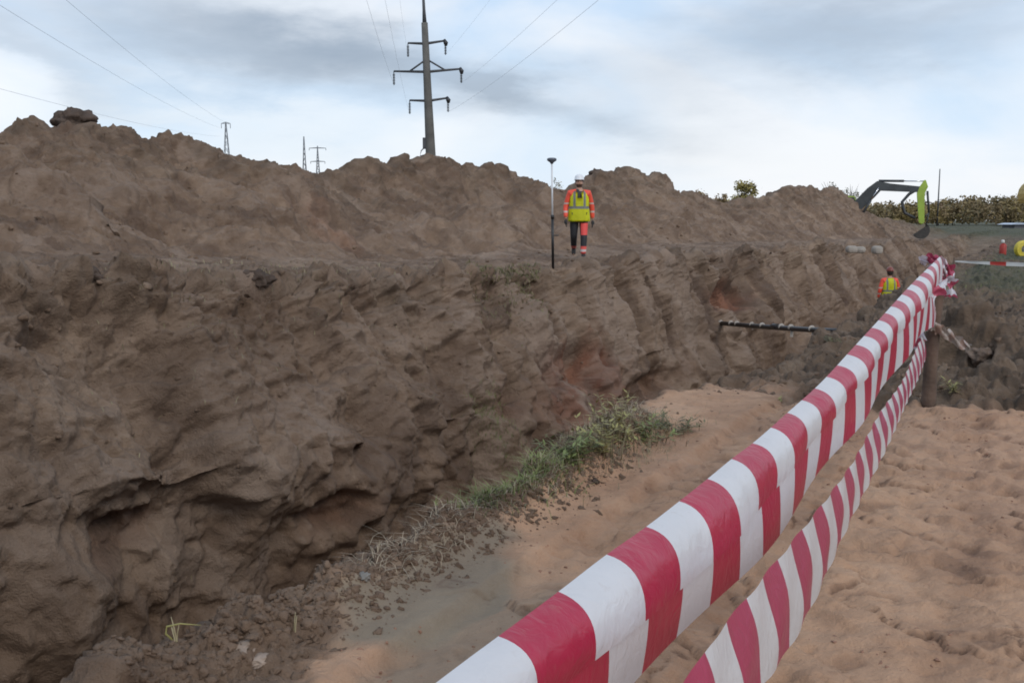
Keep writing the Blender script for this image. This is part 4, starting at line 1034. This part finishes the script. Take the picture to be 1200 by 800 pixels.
# far wood
def wood(x0, x1, n, Y0, Y1, ytops, m, label, leaf=.42):
    Vs, rowsT = [], []; mb = MB()
    for k in range(n):
        px = rng.uniform(x0, x1); Yd = rng.uniform(Y0, Y1); yt = np.interp(px, *zip(*ytops))+rng.uniform(-2.5, 7); tp = at(px, yt, Yd); H_ = tp[2]; cx = tp[0]; wd = rng.uniform(2.5, 4.8)
        if k % 4 == 0: mb.tube([(cx, Yd, -.3), (cx, Yd, H_*.7)], [.2, .08], 5)
        for j in range(300):
            v = rng.normal(size=3); v /= np.linalg.norm(v); v *= rng.uniform(.55, 1); c = np.array([cx+v[0]*wd, Yd+v[1]*wd, H_*.53+v[2]*H_*.47])
            q1 = rng.normal(size=3); q1 /= np.linalg.norm(q1); q2 = np.cross(q1, rng.normal(size=3)); q2 /= np.linalg.norm(q2); ls = leaf*rng.uniform(.5, 1.3)
            Vs += [c-q1*ls, c+q2*ls*.7, c+q1*ls, c-q2*ls*.7]
    V_ = np.array(Vs); o = mk_np('wood', V_, np.arange(len(V_)).reshape(-1, 4), m, smooth=False); tag(o, label, 'wood', kind='stuff')
    t_ = mb.build('wood_trunks', bark); tag(t_, 'trunks inside the far wood', 'wood', kind='stuff')
def woodmat():
    m, nt, b = new_mat('wood_leaves'); geo = N(nt, 'ShaderNodeNewGeometry'); n = noise(nt, geo.outputs['Position'], .10, 3, .5)
    c = ramp(nt, n, [(.30, (.12, .115, .06)), (.45, (.20, .145, .075)), (.58, (.29, .22, .08)), (.72, (.18, .12, .075))]); nt.links.new(c, b.inputs['Base Color']); b.inputs['Roughness'].default_value = .8; return m
wood(930, 1420, 190, 250, 330, [(930, 238), (1070, 236), (1100, 234), (1135, 230), (1180, 227), (1420, 222)], woodmat(), 'autumn wood of olive and rust trees along the horizon at the right')
# low shed with pale roof at the far right
p = at(1205, 264, 200); e = empty('shed', (p[0], 200, 0)); tag(e, 'long low shed with pale blue roof in front of the far wood', 'shed')
w_ = 16; z_ = at(1200, 262, 200)[2]
MB().box((6, 0, z_*.4), (w_+4, 5, z_*.8)).build('wall', mat('shed_wall', (.12, .12, .13), .8, .2), e)
MB().prism([(-5, z_*.8), (17, z_*.8), (16, z_*1.15), (-3.5, z_*1.15)], -3, 3).build('roof', mat('shed_roof', (.42, .48, .58), .4, .05), e)

# ================================================================== MACHINES
def excavator(loc, rz, colr, dark_, joints, label, name='excavator', boomcol=None, bang=-1.6, bucketcol=None):
    e = empty(name, loc, rz); tag(e, label, 'excavator', 'tracked excavators'); cm = mat('paint_%d' % int(colr[0]*1000), colr, .4, .15, 1.5); dm = mat('machine_dark', dark_, .5, .25, 2); rub = mat('track_black', (.03, .028, .026), .8, .3)
    boomm = mat('boom_%d' % int((boomcol or colr)[0]*1000), boomcol or colr, .45, .25, 1.5); bkm = mat('bucket_%d' % int((bucketcol or (.05, .045, .04))[0]*1000), bucketcol or (.05, .045, .04), .6, .3)
    for sy in (-1, 1):
        y0, y1 = sy*1.35-.27, sy*1.35+.27
        poly = [(-1.9, .25), (-1.65, 0), (1.65, 0), (1.95, .25), (1.95, .6), (1.65, .88), (-1.65, .88), (-1.95, .6)]
        t = MB(); t.prism(poly, y0, y1, .05)
        for k in range(22):
            t.box((-1.6+k*.152, sy*1.35, .005), (.06, .56, .05)); t.box((-1.6+k*.152, sy*1.35, .885), (.06, .56, .05))
        tr = t.build('track', rub, e)
        for x_ in (-1.55, -.8, 0, .8, 1.55): MB().tube([(x_, sy*1.35-.29, .42), (x_, sy*1.35+.29, .42)], .30 if abs(x_) > 1.5 else .17, 14).build('wheel', dm, tr)
    MB().box((0, 0, .65), (2.4, 2.1, .35), bev=.05).box((0, 0, .95), (1.1, 1.1, .3)).build('undercarriage', dm, e)
    MB().prism([(-2.4, 1.1), (1.5, 1.1), (1.5, 1.55), (.2, 1.6), (.1, 2.15), (-2.3, 2.25), (-2.55, 1.9)], -1.3, 1.3, .06).build('body', cm, e)
    MB().prism([(-2.85, 1.15), (-2.35, 1.1), (-2.35, 2.2), (-2.7, 2.15)], -1.25, 1.25, .06).build('counterweight', dm, e)
    cab = MB().prism([(-.1, 1.6), (1.55, 1.6), (1.6, 2.1), (1.35, 2.85), (.1, 2.9), (-.1, 2.7)], .45, 1.35, .04).build('cab', cm, e)
    MB().prism([(.1, 2.05), (1.53, 2.05), (1.3, 2.75), (.15, 2.75)], .43, 1.37).build('window', mat('glass_dark', (.03, .035, .04), .1, .1), cab)
    MB().prism([(1.50, 2.08), (1.60, 2.08), (1.42, 2.72), (1.32, 2.72)], .55, 1.25).build('window', mat('glass_dark', (.03, .035, .04), .1, .1), cab)
    F0, Bd, Tp, S0, S1 = [np.array(j, float) for j in joints]
    def lim(a, b_, wa, wb): d = (b_-a)/np.linalg.norm(b_-a); n = np.array([-d[1], d[0]]); return a+n*wa, a-n*wa, b_-n*wb, b_+n*wb
    # boom: bent plate girder
    d1 = (Bd-F0)/np.linalg.norm(Bd-F0); n1_ = np.array([-d1[1], d1[0]]); d2 = (Tp-Bd)/np.linalg.norm(Tp-Bd); n2_ = np.array([-d2[1], d2[0]]); nb = (n1_+n2_)/np.linalg.norm(n1_+n2_)
    poly = [F0+n1_*.45, Bd-d1*.7+n1_*.55, Bd+nb*.48, Bd+d2*.8+n2_*.30, Tp+n2_*.22, Tp+d2*.15, Tp-n2_*.22, Bd+d2*.9-n2_*.28, Bd-nb*.30, Bd-d1*.8-n1_*.36, F0-n1_*.36, F0-d1*.15]
    MB().prism([tuple(q) for q in poly][::-1], -.24, .24, .03).build('boom', boomm, e)
    for sy in (-.36, .36):
        b1 = F0+np.array([.55, -.45]); b2 = Bd-d1*.1-nb*.05; m_ = b1*.45+b2*.55
        cy = MB().tube([(b1[0], sy, b1[1]), (m_[0], sy, m_[1])], .095, 10).build('cylinder', dm, e)
        MB().tube([(m_[0], sy, m_[1]), (b2[0], sy, b2[1])], .05, 8).build('rod', mat('chrome', (.6, .6, .62), .2, .05, metal=1), cy)
    ds = (S1-S0)/np.linalg.norm(S1-S0); ns = np.array([-ds[1], ds[0]])
    piv = Tp
    poly = [S0-ns*.06, S0+ds*.5-ns*.34, piv+ds*.3-ns*.33*np.sign(np.dot(S1-S0, S1-S0)), S1-ns*.2, S1+ds*.12, S1+ns*.2, piv+ds*.3+ns*.22, S0+ds*.5+ns*.26, S0+ns*.06]
    MB().prism([tuple(q) for q in poly], -.26, .26, .02).build('stick', cm, e)
    # stick cylinder above the boom
    b1 = Bd+nb*.50+d2*.1; b2 = S0+ds*.08; m_ = b1*.45+b2*.55
    cy = MB().tube([(b1[0], 0, b1[1]), (m_[0], 0, m_[1])], .10, 10).build('cylinder', dm, e); MB().tube([(m_[0], 0, m_[1]), (b2[0], 0, b2[1])], .045, 8).build('rod', mat('chrome', (.6, .6, .62), .2, .05, metal=1), cy)
    # bucket cylinder, linkage and hoses
    lf = ns if np.dot(ns, [-1, 0]) < 0 else -ns
    b1 = piv+lf*.42+ds*.1; b2 = S1-ds*.75+lf*.48
    cy = MB().tube([(b1[0], 0, b1[1]), (b2[0], 0, b2[1])], .085, 9).build('cylinder', dm, e)
    MB().tube([(b2[0], -.1, b2[1]), (S1[0]-ds[0]*.3, -.1, S1[1]-ds[1]*.3)], .06, 6).tube([(b2[0], .1, b2[1]), (S1[0]+lf[0]*.35+ds[0]*.25, .1, S1[1]+lf[1]*.35+ds[1]*.25)], .06, 6).build('link', dm, e)
    hb = -lf; hs = MB()
    for yy in (-.12, .0, .12): hs.tube([(piv[0]-.2+hb[0]*.1, yy, piv[1]+.05), (piv[0]+hb[0]*.9, yy, piv[1]-.35), (piv[0]+hb[0]*1.35+ds[0]*1.0, yy, piv[1]+ds[1]*.95), (piv[0]+hb[0]*1.1+ds[0]*1.7, yy, piv[1]+ds[1]*1.8), (piv[0]+hb[0]*.3+ds[0]*2.1, yy, piv[1]+ds[1]*2.2)], .12, 7)
    hs.build('hose', dm, e)
    # bucket: curved shell
    n_ = 10; outer, inner = [], []; R_ = .64
    for k in range(n_+1):
        a_ = bang+k/n_*3.3; outer.append((R_*math.cos(a_), R_*math.sin(a_))); inner.append((R_*.88*math.cos(a_), R_*.88*math.sin(a_)))
    c_ = S1+ds*.62
    sh = MB().prism([(c_[0]+q[0], c_[1]+q[1]) for q in outer]+[(c_[0]+q[0], c_[1]+q[1]) for q in inner[::-1]], -.55, .55)
    sh.prism([(c_[0]+q[0], c_[1]+q[1]) for q in outer], -.58, -.54); sh.prism([(c_[0]+q[0], c_[1]+q[1]) for q in outer], .54, .58)
    bk = sh.build('bucket', bkm, e); tt = MB(); q = np.array(outer[-1]); dq = np.array([-math.sin(bang+3.3), math.cos(bang+3.3)])
    for k in range(5): 
        p0_ = c_+q*.95; p1_ = c_+q*.95+dq*.22; yy = -.46+k*.23; tt.tube([(p0_[0], yy, p0_[1]), (p1_[0], yy, p1_[1])], [.05, .02], 4)
    tt.build('tooth', bkm, bk)
    return e
# green excavator. local joints: boom foot, bend, tip, stick top, stick end
Ye = 79.; k_ = Ye/F; foot = at(1001, 246, Ye); z0 = foot[2]-1.75
excavator((foot[0]-1.35*math.cos(.35), Ye+1.35*math.sin(.35), z0), -.35, (.32, .44, .06), (.045, .048, .052),
          [(1.35, 1.75), (3.15, 3.55), (6.25, 3.30), (6.45, 4.02), (6.35, .75)], 'lime green excavator reaching its dark boom over from behind the heap', boomcol=(.055, .060, .062), bang=-2.6)
Y2 = 44.; t = at(1214, 217, Y2)
excavator((t[0]+7.6, Y2, .0), PI, (.55, .38, .05), (.05, .045, .04), [(.45, 1.75), (2.1, 3.6), (4.9, 3.9), (4.3, 4.3), (6.9, 3.0)], 'yellow excavator at the right edge with only its raised bucket in view', bang=-.6, bucketcol=(.42, .30, .09))
# red canister and yellow coil
p = at(1175, 297, 45); g = ground_z(p[0], p[1]); e = empty('gas_canister', (p[0], p[1], p[2])); tag(e, 'small red canister with pale cap standing in the grass at the right', 'gas canister')
MB().rings([[(r*math.cos(2*PI*k/14), r*math.sin(2*PI*k/14), z_) for k in range(14)] for z_, r in ((-.4, .14), (0, .15), (.36, .15), (.43, .10), (.46, .05))]).build('tank', mat('tank_red', (.35, .03, .02), .5, .2), e)
MB().rings([[(r*math.cos(2*PI*k/12)-.02, r*math.sin(2*PI*k/12), z_) for k in range(12)] for z_, r in ((.461, .05), (.48, .075), (.60, .07), (.62, .03))]).build('cap', mat('cap_pale', (.6, .58, .55), .5, .1), e)
p = at(1199, 292, 43); mb = MB()
for k, (R_, yy) in enumerate(((.20, 0), (.20, .09), (.20, -.09), (.27, 0), (.27, .09), (.27, -.09), (.34, .0), (.33, .09), (.33, -.09))):
    mb.tube([(R_*math.cos(a_), yy, R_*math.sin(a_)) for a_ in np.linspace(0, 2*PI, 33)], .042, 8, caps=False)
o = mb.build('pipe_coil', mat('coil_yellow', (.62, .50, .06), .4, .15)); o.location = p; o.rotation_euler = (0, 0, .15); tag(o, 'bright yellow coil of pipe with dark centre at the right edge', 'pipe coil')
# it stands on two timber blocks
g = ground_z(p[0], p[1]); 
if p[2]-.38 > g+.02:
    o = MB().box((0, 0, 0), (.7, .5, p[2]-.37-g+.1), bev=.02).build('timber_crate', pm); o.location = (p[0], p[1], (p[2]-.37+g-.1)/2); tag(o, 'low dark timber crate under the yellow pipe coil', 'crate')

# ================================================================== LIGHT
w = bpy.data.worlds.new('World'); sc.world = w; w.use_nodes = True; nt = w.node_tree; bg = nt.nodes['Background']
SUN_EL, SUN_AZ = math.radians(38), math.radians(150)
sky = N(nt, 'ShaderNodeTexSky', sky_type='NISHITA'); sky.sun_disc = False; sky.sun_elevation = SUN_EL; sky.sun_rotation = SUN_AZ; sky.air_density = 1.2; sky.dust_density = 2.5
tc = N(nt, 'ShaderNodeTexCoord'); gen = tc.outputs['Generated']
def vm(op, a, b_):
    m = N(nt, 'ShaderNodeVectorMath', operation=op)
    for k, v in enumerate((a, b_)):
        if v is None: continue
        if hasattr(v, 'type'): nt.links.new(v, m.inputs[k])
        else: m.inputs[k].default_value = v
    return m
vst = vm('MULTIPLY', gen, (1, 1, 3.2)).outputs[0]
nz = N(nt, 'ShaderNodeTexNoise'); nz.inputs['Scale'].default_value = 4.; nz.inputs['Detail'].default_value = 7; nz.inputs['Roughness'].default_value = .58; nt.links.new(vst, nz.inputs['Vector'])
wv_ = vm('MULTIPLY', vm('SUBTRACT', nz.outputs['Color'], (.5, .5, .5)).outputs[0], (.35, .35, .16)).outputs[0]
dirw = vm('ADD', gen, wv_).outputs[0]
def dirpx(px, py): r = ray(px, py); return r/np.linalg.norm(r)
def blob(px, py, rx, ry, tilt=0):
    """soft ellipse of cloud round a fixed direction of the sky"""
    c = dirpx(px, py); h_ = np.array([c[1], -c[0], 0]); h_ /= np.linalg.norm(h_); v_ = np.cross(h_, c); v_ = v_*np.sign(v_[2]); a_ = math.radians(tilt)
    h2 = h_*math.cos(a_)+v_*math.sin(a_); v2 = -h_*math.sin(a_)+v_*math.cos(a_)
    d_ = vm('SUBTRACT', dirw, tuple(c)).outputs[0]
    x_ = math_(nt, 'DIVIDE', vm('DOT_PRODUCT', d_, tuple(h2)).outputs['Value'], rx/F); y_ = math_(nt, 'DIVIDE', vm('DOT_PRODUCT', d_, tuple(v2)).outputs['Value'], ry/F)
    q = math_(nt, 'ADD', math_(nt, 'MULTIPLY', x_, x_), math_(nt, 'MULTIPLY', y_, y_)); return math_(nt, 'POWER', 2.718, math_(nt, 'MULTIPLY', q, -1.))
sx = N(nt, 'ShaderNodeSeparateXYZ'); nt.links.new(gen, sx.inputs[0])
el = sx.outputs[2]
# pale overcast veil, whiter low down, with streaks
n1_ = N(nt, 'ShaderNodeTexNoise'); n1_.inputs['Scale'].default_value = 2.6; n1_.inputs['Detail'].default_value = 8; n1_.inputs['Roughness'].default_value = .52; n1_.inputs['Distortion'].default_value = .5
nt.links.new(vm('MULTIPLY', vm('ADD', gen, (.3, .1, .0)).outputs[0], (1, 1, 2.6)).outputs[0], n1_.inputs['Vector'])
blue = ramp(nt, el, [(.0, (.80, .88, .96)), (.08, (.66, .80, .96)), (.3, (.52, .68, .90)), (1., (.40, .54, .76))])
white_ = ramp(nt, el, [(.0, (.92, .94, .97)), (.12, (.88, .92, .98)), (.4, (.70, .77, .86)), (1., (.60, .67, .76))])
cover = ramp(nt, n1_.outputs['Fac'], [(.40, .0), (.60, 1.)])
base = mix(nt, cover, blue, white_)
dk1 = math_(nt, 'ADD', math_(nt, 'MULTIPLY', blob(360, 66, 270, 46, -8), .95), math_(nt, 'MULTIPLY', blob(600, 106, 150, 26, -14), .6))
dk2 = math_(nt, 'ADD', math_(nt, 'MULTIPLY', blob(990, 40, 190, 50, 5), .85), math_(nt, 'MULTIPLY', blob(40, 60, 150, 18, -20), .35))
dks = math_(nt, 'ADD', dk1, dk2, clamp=True)
wh = math_(nt, 'ADD', math_(nt, 'MULTIPLY', blob(330, 175, 160, 28), .6), math_(nt, 'ADD', math_(nt, 'MULTIPLY', blob(800, 185, 300, 22), .3), math_(nt, 'MULTIPLY', blob(230, 120, 200, 16, -8), .45)), clamp=True)
base = mix(nt, wh, base, (.90, .93, .96))
base = mix(nt, math_(nt, 'MULTIPLY', dks, ramp(nt, n1_.outputs['Fac'], [(.38, .65), (.60, 1.)]), clamp=True), base, (.33, .40, .50))
# veil over the physical sky
bg.inputs['Strength'].default_value = .10; nt.links.new(sky.outputs[0], bg.inputs['Color'])
bg2 = N(nt, 'ShaderNodeBackground'); bg2.inputs['Strength'].default_value = 1.0; nt.links.new(base, bg2.inputs['Color'])
ms = N(nt, 'ShaderNodeMixShader'); ms.inputs[0].default_value = .90; nt.links.new(bg.outputs[0], ms.inputs[1]); nt.links.new(bg2.outputs[0], ms.inputs[2]); nt.links.new(ms.outputs[0], nt.nodes['World Output'].inputs[0])
ld = bpy.data.lights.new('sun', 'SUN'); ld.energy = 1.1; ld.angle = math.radians(25); ld.color = (1, .95, .88); lo = bpy.data.objects.new('sun', ld); COL.objects.link(lo)
# sun azimuth measured like the sky's: rotation from +Y, clockwise
dv_ = Vector((math.sin(SUN_AZ)*math.cos(SUN_EL), math.cos(SUN_AZ)*math.cos(SUN_EL), math.sin(SUN_EL))); lo.rotation_euler = dv_.to_track_quat('Z', 'Y').to_euler(); lo.location = (0, 0, 30)

vs = sc.view_settings; vs.view_transform = 'Standard'; vs.look = 'None'; vs.gamma = 1; vs.exposure = .15; vs.use_curve_mapping = False
sc.render.engine = 'CYCLES'; sc.cycles.use_denoising = True; sc.cycles.max_bounces = 4; sc.cycles.diffuse_bounces = 3
sc.cycles.filter_width = 1.8
